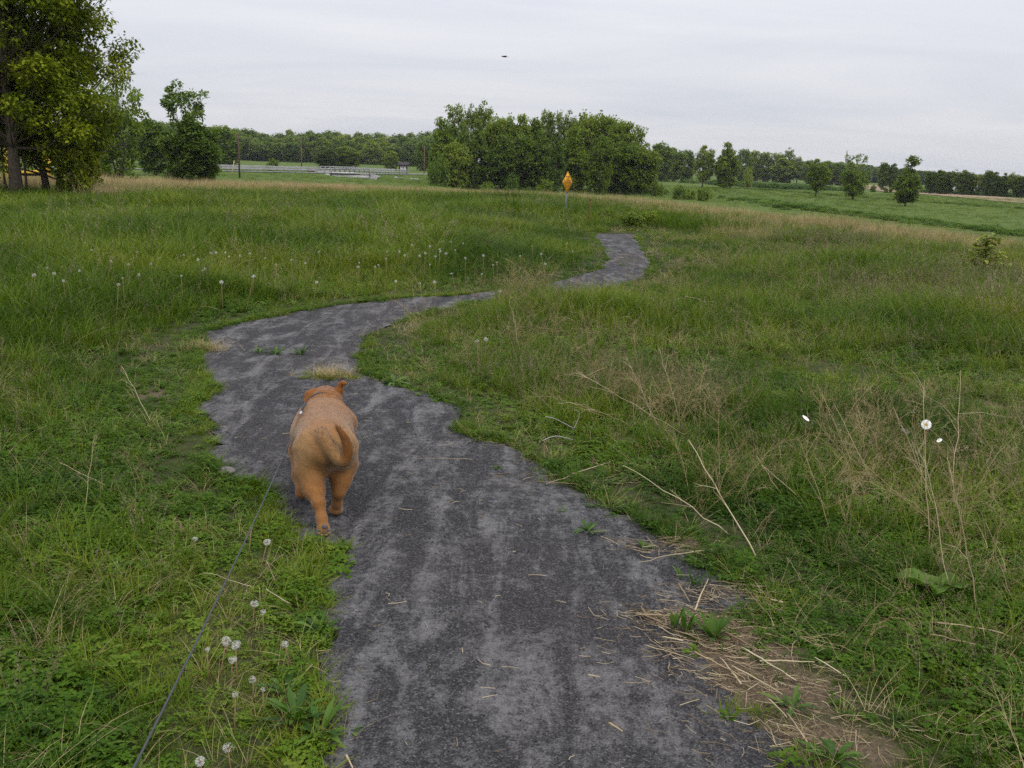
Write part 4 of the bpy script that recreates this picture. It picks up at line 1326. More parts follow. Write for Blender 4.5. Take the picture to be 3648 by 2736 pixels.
# bare wooden poles
def pole(px, r_, top, rad, mat, label):
    p = at(px, r_)
    d = ray(px, top); zt = CAM_H + r_ * d[2] / math.hypot(d[0], d[1])
    o = empty("wooden_pole", p, 0, 1, label, "pole", "bare wooden poles along the road")
    h = zt - p[2]
    mb = MB(); mb.tube([[0, 0, -.5], [0, 0, h * .5], [.0, 0, h]], [rad, rad * .9, rad * .72], 10); mb.obj("shaft", mat, o, smooth=False)
    mb = MB(); mb.tube([[0, 0, h], [0, 0, h + .08]], [rad * .78, rad * .5], 10); mb.obj("cap", M_steel, o)
pole(240, 150, 134, .14, M_pole, "tall dark wooden pole left of the bridge, nearest of the three")
pole(302, 260, 138.5, .155, M_poled, "brown wooden pole behind the guard rail left of the bridge")
pole(424, 228, 146, .13, M_poled, "thin brown pole between the notice board and the grove")
def stake(px, r_, top, rad, mat, label, lean, name="marker_stake", cat="stake"):
    p = at(px, r_)
    d = ray(px, top); zt = CAM_H + r_ * d[2] / math.hypot(d[0], d[1])
    h = zt - p[2]
    mb = MB(); mb.tube([[0, 0, -.3], [lean * h, 0, h]], [rad, rad], 6)
    mb.tube([[lean * h, 0, h], [lean * h * 1.02, 0, h + .03]], [rad * 1.3, rad * 1.3], 6)
    o = mb.obj(name, mat); o.location = p
    tag(o, label, cat)
M_tanstake = plain("tan_stake_paint", (.42, .33, .18), .8)
stake(231.5, 150, 160.5, .07, M_tanstake, "pale leaning marker stake left of the tall dark pole", .22)
stake(590, 26, 200, .02, plain("dull_rust", (.11, .045, .022), .9), "thin rusty stake in the grass right of the sign", .02, "rusty_stake")

# the orange diamond sign
sp = on_ray(565.4, 214, 30.0)
sgx, sgy = sp[0], sp[1]; sgz = hz1(sgx, sgy)
sa = math.atan2(-sgx, sgy) + math.radians(62)
sg = empty("diamond_sign", (sgx, sgy, sgz), sa, 1, "orange diamond warning sign on a thin steel post in the grass", "sign")
sg.rotation_euler = (0, math.radians(-.3), sa)
dtop, dbot = on_ray(568, 171.0, 30)[2] - sgz, on_ray(566, 193.4, 30)[2] - sgz
dc, dh = (dtop + dbot) / 2, (dtop - dbot) / 2
M_sign = plain("orange_sign_face", (.78, .36, .010), .55, .3, var=.08, scale=4, bump=.02)
M_ink = plain("dark_sign_ink", (.24, .095, .010), .6)
def rdiamond(h, rad, y, t):
    pts = []
    for k_ in range(4):
        a0 = k_ * math.pi / 2
        for j in range(-2, 3):
            a = a0 + j * math.pi / 8
            c = np.array([math.cos(a0), math.sin(a0)]) * (h - rad * 1.414)
            pts.append(c + rad * np.array([math.cos(a), math.sin(a)]))
    n = len(pts)
    V = [[p[0], y, p[1]] for p in pts] + [[p[0], y + t, p[1]] for p in pts]
    m = MB(); ctr = 2 * n
    V += [[0, y, 0], [0, y + t, 0]]
    m.add(V, q=[[i, n + i, n + (i + 1) % n, (i + 1) % n] for i in range(n)], t=[[ctr, i, (i + 1) % n] for i in range(n)] + [[ctr + 1, n + (i + 1) % n, n + i] for i in range(n)])
    return m
pl = rdiamond(dh, .04, -.035, .004).obj("plate", M_sign, sg); pl.location = (0, 0, dc)
bd = MB()
for k_ in range(4):     # thin dark border line, proud of the face
    a0, a1 = k_ * math.pi / 2, (k_ + 1) * math.pi / 2
    e = dh * .93
    bd.beam([e * math.cos(a0), -.0375, e * math.sin(a0)], [e * math.cos(a1), -.0375, e * math.sin(a1)], .003, .008)
bo = bd.obj("border", M_ink, pl)
def lettering(txt, size, z, parent, sx=1.0):
    cu = bpy.data.curves.new("lettering", 'FONT'); cu.body = txt; cu.size = size; cu.align_x = 'CENTER'; cu.align_y = 'CENTER'; cu.extrude = .0012; cu.offset = size * .025
    t = bpy.data.objects.new("tmp", cu); SC.collection.objects.link(t)
    bpy.context.view_layer.update()
    me = bpy.data.meshes.new_from_object(t.evaluated_get(bpy.context.evaluated_depsgraph_get()))
    bpy.data.objects.remove(t)
    me.materials.clear(); me.materials.append(M_ink)
    o = link("lettering", me, parent); o.location = (0, -.037, z); o.rotation_euler = (math.pi / 2, 0, 0); o.scale = (sx, 1, 1)
lettering("TOP", .17, dh * .36, pl, .72)
lettering("BARRIER", .165, dh * .02, pl, .72)
lettering("AHEAD", .15, -dh * .34, pl, .72)
mb = MB()               # U-channel post
hp = dbot + dh * 1.4
for sx in (-.028, .028):
    mb.box((sx, -.008, hp / 2 - .2), (.004, .016, hp / 2 + .2))
mb.box((0, .01, hp / 2 - .2), (.024, .003, hp / 2 + .2))
mb.obj("post", M_steel, sg)
for z in (dc - dh * .55, dc + dh * .55):
    mb = MB(); mb.tube([[0, -.045, z], [0, .02, z]], [.010, .010], 6); mb.obj("bolt", M_steel, sg)

# yellow steel frame behind the near trees
yp = at(29.5, 48)
yf = empty("yellow_barrier", yp, math.atan2(-yp[0], yp[1]) + .2, 1, "yellow steel barrier frame seen between the near trunks", "barrier")
M_yel = plain("yellow_paint", (.62, .40, .03), .6, .3, var=.15, scale=3)
mb = MB(); mb.beam([-.75, 0, .62], [.85, 0, .62], .08, .26); mb.obj("lower_rail", M_yel, yf)
mb = MB(); mb.beam([.78, -.05, -.2], [.78, -.05, 1.75], .26, .1); mb.obj("upright", M_yel, yf)
mb = MB(); mb.beam([-.8, -.05, -.2], [-.8, -.05, 2.0], .18, .1); mb.obj("upright", M_yel, yf)
mb = MB(); mb.beam([-.8, .06, 1.95], [-.1, .06, 1.35], .1, .22); mb.obj("brace", M_yel, yf)
mb = MB(); mb.beam([-.85, .0, 1.95], [.85, .0, 1.85], .09, .14); mb.obj("upper_rail", M_yel, yf)

# far right: radio mast and pale buildings behind the windbreak
mp = at(843, 640)
mt = empty("radio_mast", mp, 0, 1, "thin lattice radio mast above the distant wood", "mast")
d = ray(843, 150.5); mh = CAM_H + 640 * d[2] / math.hypot(d[0], d[1]) - mp[2]
for k_ in range(3):
    a = k_ * 2.094
    mb = MB(); mb.tube([[1.3 * math.cos(a), 1.3 * math.sin(a), 0], [.35 * math.cos(a), .35 * math.sin(a), mh]], [.11, .08], 5); mb.obj("leg", M_steel, mt)
for k_ in range(10):
    z0, z1 = mh * k_ / 10, mh * (k_ + 1) / 10
    w0, w1 = 1.3 - .95 * k_ / 10, 1.3 - .95 * (k_ + 1) / 10
    mb = MB()
    for j in range(3):
        a, b = j * 2.094, (j + 1) * 2.094
        mb.tube([[w0 * math.cos(a), w0 * math.sin(a), z0], [w1 * math.cos(b), w1 * math.sin(b), z1]], [.05, .05], 4)
        mb.tube([[w1 * math.cos(a), w1 * math.sin(a), z1], [w1 * math.cos(b), w1 * math.sin(b), z1]], [.05, .05], 4)
    mb.obj("brace", M_steel, mt)
M_roof = plain("grey_roof", (.35, .35, .36), .8)
M_dkwin = plain("dark_window", (.03, .035, .04), .2, .5)
for px, r_, w, h, lab in ((960, 345, 5.5, 2.6, "white farm building glimpsed between the windbreak trees"), (975.5, 352, 2.2, 1.7, "small white shed right of the white farm building")):
    p = at(px, r_)
    o = empty("farm_building", p, math.atan2(-p[0], p[1]) + .15, 1, lab, "building", "white buildings behind the windbreak")
    hw = w / 2
    mb = MB(); mb.box((0, 0, h * .5), (hw, 2.2, h * .5)); mb.obj("wall", M_white, o)
    mb = MB()
    V = []
    for sx in (-hw - .2, hw + .2):
        V += [[sx, -2.5, h - .05], [sx, 0, h + 1.0], [sx, 2.5, h - .05]]
    mb.add(V, q=[[0, 1, 4, 3], [1, 2, 5, 4], [2, 0, 3, 5]], t=[[0, 2, 1], [3, 4, 5]]); mb.obj("roof", M_white if px < 970 else M_roof, o)
    if px < 970:
        for sx in (-1.4, 1.3):
            mb = MB(); mb.box((sx, -2.22, h * .55), (.4, .03, .4)); mb.obj("window", M_dkwin, o)

# a bird far off in the sky
bp = on_ray(504.7, 56.6, 70.0)
bo = empty("bird", bp, .2, 1, "small dark bird flying in the pale sky", "bird")
M_bird = plain("dark_feather", (.035, .03, .035), .8)
mb = MB(); mb.tube([[-.24, 0, .0], [-.17, 0, .012], [-.06, 0, .0], [.08, 0, -.01], [.2, 0, .0]], [.008, .035, .05, .04, .012], 8); mb.obj("body", M_bird, bo, smooth=True)
for s_ in (-1, 1):
    mb = MB()
    V = [[-.10, 0, .01], [-.02, s_ * .2, .05], [.06, s_ * .38, .03], [.10, s_ * .36, .025], [.08, s_ * .18, .04], [.06, 0, .0]]
    V2 = [[a, b, c - .008] for a, b, c in V]
    mb.add(V + V2, q=[[0, 1, 4, 5], [1, 2, 3, 4], [6, 11, 10, 7], [7, 10, 9, 8], [0, 6, 7, 1], [1, 7, 8, 2], [5, 4, 10, 11], [4, 3, 9, 10], [2, 8, 9, 3]]); mb.obj("wing", M_bird, bo)
mb = MB(); mb.add([[.18, -.01, 0], [.18, .01, 0], [.32, .05, 0], [.32, -.05, 0], [.18, -.01, -.008], [.18, .01, -.008], [.32, .05, -.008], [.32, -.05, -.008]], q=[[0, 1, 2, 3], [7, 6, 5, 4], [0, 4, 5, 1], [1, 5, 6, 2], [2, 6, 7, 3], [3, 7, 4, 0]]); mb.obj("tail", M_bird, bo)
# ------------------------------------------------------------------ the dog: one continuous body from a blended distance field
dd = ray(326.4, 480)
DAZ = math.atan2(dd[0], dd[1])
dog_o = np.array([4.12 * math.sin(DAZ), 4.12 * math.cos(DAZ), 0.010])
VX = .0068
gxs = np.arange(-.235, .235, VX); gys = np.arange(-.24, 1.26, VX); gzs = np.arange(-.02, .56, VX)
GX, GY, GZ = np.meshgrid(gxs, gys, gzs, indexing='ij')
GX = GX.astype(np.float32); GY = GY.astype(np.float32); GZ = GZ.astype(np.float32)
def smin(a, b, k):
    h = np.clip(.5 + .5 * (b - a) / k, 0, 1)
    return b * (1 - h) + a * h - k * h * (1 - h)
def ell(c, r):
    x, y, z = (GX - c[0]) / r[0], (GY - c[1]) / r[1], (GZ - c[2]) / r[2]
    k0 = np.sqrt(x * x + y * y + z * z)
    k1 = np.sqrt((x / r[0]) ** 2 + (y / r[1]) ** 2 + (z / r[2]) ** 2) + 1e-6
    return k0 * (k0 - 1) / k1
def cone(a, b, ra, rb, sx=1.0):
    a, b = np.array(a), np.array(b)
    ba = b - a
    px, py, pz = GX - a[0], GY - a[1], GZ - a[2]
    h = np.clip((px * ba[0] + py * ba[1] + pz * ba[2]) / (ba @ ba), 0, 1)
    return np.sqrt((px - ba[0] * h) ** 2 + (py - ba[1] * h) ** 2 + (pz - ba[2] * h) ** 2) - (ra + (rb - ra) * h)
def chain(P_, R_, k):
    d = None
    for i in range(len(P_) - 1):
        c = cone(P_[i], P_[i + 1], R_[i], R_[i + 1])
        d = c if d is None else smin(d, c, k)
    return d
# trunk
D_ = ell((.002, .14, .325), (.120, .18, .108))
D_ = smin(D_, ell((-.016, .42, .295), (.154, .24, .132)), .13)
D_ = smin(D_, ell((-.006, .64, .290), (.128, .15, .118)), .11)
D_ = smin(D_, cone((-.002, .72, .305), (.004, .92, .318), .102, .086), .05)
# folds of loose skin behind the neck
m = np.exp(-((GY - .76) / .11) ** 2) * np.clip((GZ - .29) / .06, 0, 1)
D_ = D_ + .0075 * np.sin((GY - .25 * np.abs(GX)) * 105) * m
D_ = smin(D_, ell((.002, 1.00, .312), (.092, .110, .084)), .04)
D_ = smin(D_, cone((.002, 1.08, .285), (.002, 1.17, .265), .055, .046), .04)
# hind quarters: left leg pushing off behind, right leg under the body
tl = chain([(-.062, .11, .305), (-.070, .075, .225), (-.054, .005, .160), (-.034, -.076, .124)], [.086, .060, .038, .027], .05)
tl = smin(tl, chain([(-.034, -.070, .122), (-.022, -.112, .068), (-.016, -.130, .030)], [.027, .0215, .025], .02), .018)
tl = smin(tl, ell((-.014, -.134, .022), (.029, .020, .028)), .014)
tr = chain([(.062, .12, .305), (.080, .140, .230), (.064, .100, .162), (.054, .062, .120)], [.084, .054, .035, .026], .05)
tr = smin(tr, chain([(.052, .062, .122), (.046, .085, .065), (.042, .105, .032)], [.026, .0215, .025], .02), .018)
tr = smin(tr, ell((.041, .128, .020), (.033, .050, .021)), .014)
D_ = smin(D_, tl, .045); D_ = smin(D_, tr, .045)
# groin fold between the thighs
D_ = np.maximum(D_, -(np.sqrt(((GX - .012) / 1.0) ** 2 + ((GY + .052) / 1.6) ** 2) - .027 + .6 * np.clip(GZ - .225, 0, 1) + .6 * np.clip(.16 - GZ, 0, 1)))
# front legs: left one trailing, right one reaching ahead
fl = chain([(-.095, .60, .27), (-.128, .52, .185), (-.128, .40, .100), (-.118, .335, .050)], [.068, .047, .031, .026], .03)
fl = smin(fl, ell((-.116, .332, .028), (.030, .032, .024)), .015)
fr = chain([(.095, .66, .28), (.100, .66, .19), (.082, .77, .09), (.072, .82, .045)], [.066, .045, .030, .025], .03)
fr = smin(fr, ell((.070, .845, .022), (.032, .046, .022)), .015)
D_ = smin(D_, fl, .035); D_ = smin(D_, fr, .035)
# ears: right one cocked with its tip folded outwards, left one lying back
er = chain([(.062, .955, .345), (.074, .950, .385), (.080, .945, .418)], [.024, .020, .013], .015)
er = smin(er, chain([(.078, .945, .418), (.094, .935, .428), (.108, .925, .424)], [.013, .012, .008], .01), .008)
D_ = smin(D_, er, .014)
el_ = chain([(-.056, .955, .372), (-.084, .93, .366), (-.102, .90, .335)], [.026, .022, .012], .015)
D_ = smin(D_, el_, .012)
# flank hollows, haunch muscle, spine furrow
AX = np.abs(GX)
D_ = D_ + .016 * np.exp(-(((AX - .125) / .045) ** 2 + ((GY - .27) / .06) ** 2 + ((GZ - .24) / .08) ** 2))
D_ = D_ - .010 * np.exp(-(((AX - .085) / .035) ** 2 + ((GY - .03) / .05) ** 2 + ((GZ - .285) / .06) ** 2))
D_ = D_ + .006 * np.exp(-(GX / .022) ** 2) * np.clip((GZ - .34) / .05, 0, 1) * np.exp(-((GY - .30) / .2) ** 2)
D_ = D_ - .006 * np.exp(-(((AX - .075) / .04) ** 2 + ((GY - .60) / .06) ** 2 + ((GZ - .385) / .05) ** 2))
# tail: hangs down to the right and curls up at its tip
TAIL = [(-.018, .060, .392), (-.004, .002, .380), (.022, -.038, .350), (.050, -.066, .324), (.074, -.088, .316), (.090, -.092, .342), (.090, -.088, .386), (.072, -.078, .430), (.046, -.066, .466)]
TC = catmull(TAIL, 3)
TR = np.interp(np.linspace(0, 1, len(TC)), [0, .12, .25, .42, .52, .65, .8, 1], [.032, .031, .028, .025, .023, .020, .016, .006])
t_ = chain([tuple(p) for p in TC], list(TR), .012)
D_ = smin(D_, t_, .016)

def surface_nets(f, ax, ay, az):
    nx, ny, nz = f.shape
    s = f < 0
    c = [s[i:nx - 1 + i, j:ny - 1 + j, k_:nz - 1 + k_] for i in (0, 1) for j in (0, 1) for k_ in (0, 1)]
    n_in = sum(a.astype(np.int8) for a in c)
    act = (n_in > 0) & (n_in < 8)
    idx = np.full(act.shape, -1); I_ = np.argwhere(act); idx[act] = np.arange(len(I_))
    acc = np.zeros((len(I_), 3)); cnt = np.zeros(len(I_))
    cor = [(i, j, k_) for i in (0, 1) for j in (0, 1) for k_ in (0, 1)]
    for a in cor:
        for b in cor:
            if sum(abs(a[q] - b[q]) for q in range(3)) == 1 and a < b:
                fa = f[I_[:, 0] + a[0], I_[:, 1] + a[1], I_[:, 2] + a[2]]; fb = f[I_[:, 0] + b[0], I_[:, 1] + b[1], I_[:, 2] + b[2]]
                m = (fa < 0) != (fb < 0)
                t = np.where(m, fa / np.where(m, fa - fb, 1), 0)
                p = np.array(a)[None] + t[:, None] * (np.array(b) - np.array(a))[None]
                acc[m] += p[m]; cnt[m] += 1
    v = I_ + acc / cnt[:, None]
    V = np.stack([ax[0] + v[:, 0] * (ax[1] - ax[0]), ay[0] + v[:, 1] * (ay[1] - ay[0]), az[0] + v[:, 2] * (az[1] - az[0])], 1)
    Q = []
    for d in range(3):
        e1, e2 = (d + 1) % 3, (d + 2) % 3
        sl0 = [slice(None)] * 3; sl1 = [slice(None)] * 3
        sl0[d] = slice(0, -1); sl1[d] = slice(1, None)
        ch = s[tuple(sl0)] != s[tuple(sl1)]
        E = np.argwhere(ch)
        ok = (E[:, e1] > 0) & (E[:, e2] > 0) & (E[:, e1] < f.shape[e1] - 1) & (E[:, e2] < f.shape[e2] - 1)
        E = E[ok]
        fl_ = s[E[:, 0], E[:, 1], E[:, 2]]
        def g(o1, o2):
            P_ = E.copy(); P_[:, e1] -= o1; P_[:, e2] -= o2
            return idx[P_[:, 0], P_[:, 1], P_[:, 2]]
        q = np.stack([g(1, 1), g(0, 1), g(0, 0), g(1, 0)], 1)
        q[~fl_] = q[~fl_][:, ::-1]
        Q.append(q)
    return V, np.concatenate(Q)
DV, DQ = surface_nets(D_, gxs, gys, gzs)
# vertex normals
fn = np.cross(DV[DQ[:, 2]] - DV[DQ[:, 0]], DV[DQ[:, 3]] - DV[DQ[:, 1]])
DN = np.zeros_like(DV)
for i in range(4): np.add.at(DN, DQ[:, i], fn)
DN /= np.linalg.norm(DN, axis=1)[:, None] + 1e-12
# coat colour: reddish head and tail, pale rump sides and inner thighs, grey soles; crease shade painted in
def coat(V):
    x, y, z = V[:, 0], V[:, 1], V[:, 2]
    base = np.array([.235, .108, .033]); red = np.array([.200, .070, .011]); pale = np.array([.285, .172, .075]); deep = np.array([.130, .048, .007]); sable = np.array([.150, .082, .038])
    c = np.repeat(base[None], len(V), 0)
    def blend(w, col):
        nonlocal c
        c = c * (1 - w[:, None]) + np.array(col)[None] * w[:, None]
    blend(.85 * sst(.62, .86, y), red)
    blend(.30 * np.exp(-((y - .42) / .22) ** 2) * np.exp(-(x / .09) ** 2) * sst(.38, .44, z), sable)            # darker saddle
    blend(.75 * np.exp(-((np.abs(x) - .10) / .065) ** 2) * np.exp(-((z - .33) / .10) ** 2) * (1 - sst(.2, .4, y)), pale)
    blend(.8 * np.exp(-((x - .015) / .035) ** 2) * np.exp(-((z - .27) / .06) ** 2) * (1 - sst(.08, .2, y)), pale)    # under the tail
    blend(.25 * (1 - sst(.16, .26, z)) * sst(.06, .14, z) * (1 - sst(.3, .5, y)), red)                            # hocks
    dt = np.min(np.linalg.norm(V[:, None, :] - TC[None, :, :], axis=2) - TR[None], 1)
    ti = np.argmin(np.linalg.norm(V[:, None, :] - TC[None, :, :], axis=2), 1) / (len(TC) - 1)
    on = 1 - sst(.004, .014, dt)
    blend(on * .5 * (1 - sst(.3, .6, ti)), pale * .8)
    blend(on * .95 * sst(.45, .62, ti), deep)
    root = np.exp(-(np.linalg.norm(V - np.array([-.036, .0, .375]), axis=1) / .035) ** 2)
    blend(.22 * root, [.13, .06, .025])  # paints the shade of the crease beside the tail's base
    anus = np.exp(-(np.linalg.norm((V - np.array([.012, -.045, .275])) / np.array([.012, .04, .03]), axis=1)) ** 2)
    blend(.75 * anus, [.06, .035, .025])
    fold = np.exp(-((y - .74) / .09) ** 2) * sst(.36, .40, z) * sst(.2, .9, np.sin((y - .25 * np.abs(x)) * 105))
    blend(.30 * fold, deep)  # shade of the neck folds, painted into their grooves
    nz = vnoise(x * 1.0 + 3 * z, y * .6, .03, 200)
    c = c * (.88 + .24 * nz)[:, None]
    return np.clip(c, 0, 1)
DC = coat(DV)
dog = bpy.data.objects.new("dog", None); SC.collection.objects.link(dog)
dog.empty_display_size = .1
dog.location = dog_o; dog.rotation_euler = (0, 0, -DAZ)
tag(dog, "stocky tan dog with a curled tail walking away on the gravel path", "dog")
def colattr(me, col, dom='POINT'):
    a = me.color_attributes.new("coat", 'FLOAT_COLOR', dom)
    a.data.foreach_set("color", np.concatenate([col, np.ones((len(col), 1))], 1).astype(np.float32).ravel())
k = NT("dog_coat")
nb = k.noise(k.n("ShaderNodeTexCoord").outputs["Object"], 180, 3, .7)
b = k.n("ShaderNodeBsdfPrincipled")
k.set(b.inputs["Base Color"], k.attr("coat").outputs["Color"]); b.inputs["Roughness"].default_value = .75; b.inputs["Specular IOR Level"].default_value = .2
b.inputs["Sheen Weight"].default_value = .25; b.inputs["Sheen Roughness"].default_value = .4
u = k.n("ShaderNodeBump"); u.inputs["Strength"].default_value = .35; u.inputs["Distance"].default_value = .004; k.set(u.inputs["Height"], nb); k.t.links.new(u.outputs[0], b.inputs["Normal"])
M_coat = k.done(b.outputs[0])
mb = MB(); mb.add(DV, q=DQ)
body = mb.obj("body", M_coat, dog, smooth=True); colattr(body.data, DC)
# short lying fur
nf = 46000
fa = np.linalg.norm(fn, axis=1); pick = rng.choice(len(DQ), nf, p=fa / fa.sum())
w4 = rng.dirichlet([1, 1, 1, 1], nf)
FP = np.einsum('ij,ijk->ik', w4, DV[DQ[pick]]); FN = np.einsum('ij,ijk->ik', w4, DN[DQ[pick]]); FC = np.einsum('ij,ijk->ik', w4, DC[DQ[pick]])
FN /= np.linalg.norm(FN, axis=1)[:, None]
flow = np.tile(np.array([0, -1.0, -.55]), (nf, 1))
ti = np.argmin(np.linalg.norm(FP[:, None, :] - TC[None], axis=2), 1); dtl = np.min(np.linalg.norm(FP[:, None, :] - TC[None], axis=2) - TR[None], 1)
ontail = dtl < .006
TT = np.gradient(TC, axis=0); TT /= np.linalg.norm(TT, axis=1)[:, None]
flow[ontail] = TT[ti[ontail]]
legs = (FP[:, 2] < .2) & (~ontail)
flow[legs] = np.array([0, -.15, -1.0])
flow += rng.normal(0, .22, flow.shape)
flow -= FN * np.einsum('ij,ij->i', flow, FN)[:, None]
flow /= np.linalg.norm(flow, axis=1)[:, None] + 1e-9
lift = np.where(ontail, .65, .20) * rng.uniform(.5, 1.5, nf)
dirv = flow + FN * lift[:, None]; dirv /= np.linalg.norm(dirv, axis=1)[:, None]
Lf = np.where(ontail, .024, np.where(FP[:, 2] < .1, .007, .017)) * rng.uniform(.6, 1.3, nf)
side = np.cross(dirv, FN); side /= np.linalg.norm(side, axis=1)[:, None] + 1e-9
wv = .0011
base_p = FP - FN * .001
V = np.stack([base_p - side * wv * .5, base_p + side * wv * .5, base_p + dirv * Lf[:, None]], 1).reshape(-1, 3)
mb = MB(); mb.add(V, t=np.arange(3 * nf).reshape(nf, 3))
fur = mb.obj("fur", M_coat, dog, smooth=True); tag(fur, kind="stuff")
fur.data.normals_split_custom_set(np.repeat(FN, 3, 0).tolist())
colattr(fur.data, np.repeat(np.clip(FC * rng.uniform(.85, 1.22, (nf, 1)), 0, 1), 3, 0))
# paw pads shown by the lifted sole, toe nubs
M_pad = plain("paw_pad_skin", (.11, .098, .10), .8, .2, var=.2, scale=60)
M_toe = plain("toe_fur", (.30, .19, .10), .85, .15, var=.15, scale=60)
def blob(name, c, r, mat, parent=None):
    u_, v_ = np.meshgrid(np.linspace(0, math.pi, 9), np.arange(12) * 2 * math.pi / 12, indexing='ij')
    V = np.stack([np.sin(u_) * np.cos(v_), np.sin(u_) * np.sin(v_), np.cos(u_)], -1).reshape(-1, 3) * np.array(r) + np.array(c)
    J = np.arange(108).reshape(9, 12)
    q = [[J[i, j], J[i + 1, j], J[i + 1, (j + 1) % 12], J[i, (j + 1) % 12]] for i in range(8) for j in range(12)]
    mb = MB(); mb.add(V, q=q)
    return mb.obj(name, mat, parent, smooth=True)
blob("paw_pad", (-.010, -.152, .044), (.014, .007, .012), M_pad, dog)
for i, (x, z) in enumerate(((-.034, .022), (-.022, .014), (-.004, .014), (.008, .022))):
    blob("paw_pad", (x, -.151, z + .006), (.0075, .006, .0085), M_pad, dog)
    blob("toe", (x, -.146, z - .006), (.0085, .011, .0085), M_toe, dog)
for i, x in enumerate((.017, .032, .049, .064)):
    blob("toe", (x, .165 - .6 * abs(x - .041), .014), (.010, .018, .012), M_toe, dog)
M_nose = plain("dark_nose", (.02, .018, .018), .35, .5)
blob("nose", (.002, 1.212, .282), (.018, .010, .013), M_nose, dog)
for sx in (-.038, .042):
    blob("eye", (sx, 1.086, .344), (.009, .008, .009), M_nose, dog)
mbm = MB(); mbm.tube([(-.040, 1.165, .252), (-.018, 1.205, .248), (.002, 1.214, .256), (.022, 1.205, .248), (.044, 1.165, .252)], .0035, 6); mbm.obj("mouth", M_nose, dog)
# collar showing at the left of the neck
an = np.linspace(0, 2 * math.pi, 40)
mb = MB(); CP = np.stack([-.010 + .0985 * np.cos(an), .80 + .015 * np.sin(an), .304 + .0985 * np.sin(an)], 1)
for i in range(39):
    a, b_ = CP[i], CP[i + 1]
    n1, n2 = (CP[i] - [-.01, .8, .304]), (CP[i + 1] - [-.01, .8, .304])
    n1, n2 = n1 / np.linalg.norm(n1) * .004, n2 / np.linalg.norm(n2) * .004
    h = np.array([0, .011, 0])
    mb.add([a - h, a + h, a + h + n1, a - h + n1, b_ - h, b_ + h, b_ + h + n2, b_ - h + n2], q=[[3, 2, 6, 7], [0, 3, 7, 4], [2, 1, 5, 6]])
mb.obj("collar", plain("dark_collar", (.03, .028, .03), .6), dog)

# ---- the leash
cx, sx = math.cos(DAZ), math.sin(DAZ)
def dogw(p):
    return np.array([dog_o[0] + p[0] * cx + p[1] * sx, dog_o[1] - p[0] * sx + p[1] * cx, dog_o[2] + p[2]])
DW = np.stack([dog_o[0] + DV[:, 0] * cx + DV[:, 1] * sx, dog_o[1] - DV[:, 0] * sx + DV[:, 1] * cx, dog_o[2] + DV[:, 2]], 1)
NW = np.stack([DN[:, 0] * cx + DN[:, 1] * sx, -DN[:, 0] * sx + DN[:, 1] * cx, DN[:, 2]], 1)
Qc = (DW - np.array([0, 0, CAM_H])) @ CM3
DPX, DPY = 512 + FPX * Qc[:, 0] / -Qc[:, 2], 384 - FPX * Qc[:, 1] / -Qc[:, 2]
def on_coat(px, py, lift):
    """point on the dog's coat seen at that place"""
    m_ = np.flatnonzero(np.hypot(DPX - px, DPY - py) < 2.2)
    i_ = m_[np.argmin(np.linalg.norm(Qc[m_], axis=1))]
    return DW[i_] + NW[i_] * lift
cl = on_coat(301.5, 413, .014)
he = on_ray(96, 843, 1.15)
M_leash = plain("grey_leash_cord", (.060, .062, .068), .7, .2, var=.25, scale=120)
ls = empty("leash", cl, 0, 1, "taut grey leash running from the dog's neck to the lower left", "leash")
tt = np.linspace(0, 1, 30)
LP = cl[None] * (1 - tt)[:, None] + he[None] * tt[:, None]
LP[:, 2] -= .03 * 4 * tt * (1 - tt)
LP[:, 2] += 0
mb = MB(); mb.tube(LP - cl, np.interp(tt, [0, .25, .5, 1], [.0016, .0018, .0021, .0021]), 8)
mb.obj("cord", M_leash, ls, smooth=True)
M_clip = plain("clip_metal", (.42, .42, .43), .35, .5, .7, var=.1)
dv = (he - cl) / np.linalg.norm(he - cl)
mb = MB(); mb.tube([-dv * .01, dv * .012, dv * .045], [.007, .0085, .004], 8); mb.obj("clip", M_clip, ls, smooth=True)
up_ = on_coat(306, 402, .010) - cl
mb = MB(); mb.tube([-dv * .002, up_ * .5 + np.array([0, 0, .006]), up_], [.006, .0065, .006], 6); mb.obj("collar_tab", plain("dark_tab", (.035, .033, .035), .6), ls, smooth=True)
# ------------------------------------------------------------------ single plants, stalks and flowers
def gpx(px, py, z=0.0):
    p = ground_px(px * K, py * K, z)
    return np.array([p[0], p[1], hz1(p[0], p[1])])

# dandelion clocks
M_fluff = plain("seed_fluff", (.60, .59, .56), .9, .1, var=.1)
M_stem = plain("hollow_stem", (.23, .15, .075), .7, .2, var=.2)
M_core = plain("seed_core", (.20, .13, .07), .8)
def clock_mesh(n, R, seed):
    r = np.random.default_rng(seed)
    v = r.normal(size=(n, 3)); v /= np.linalg.norm(v, axis=1)[:, None]
    mb = MB()
    for d in v:
        a = np.cross(d, [.3, .5, .8]); a /= np.linalg.norm(a); b = np.cross(d, a)
        L = R * r.uniform(.82, 1.05)
        w = R * .02
        mb.add([a * w, -a * w, d * L], t=[[0, 1, 2]])
        for j in range(5):
            t = j * 1.257 + r.uniform(0, 1)
            e = d * L * 1.02 + (a * math.cos(t) + b * math.sin(t)) * R * .34
            e2 = d * L * 1.02 + (a * math.cos(t + .22) + b * math.sin(t + .22)) * R * .32
            mb.add([d * L * .9, e, e2], t=[[0, 1, 2]])
    return mb.mesh("seed_head", [M_fluff])
CLOCK = [clock_mesh(64, .0155, 1), clock_mesh(34, .0155, 2)]
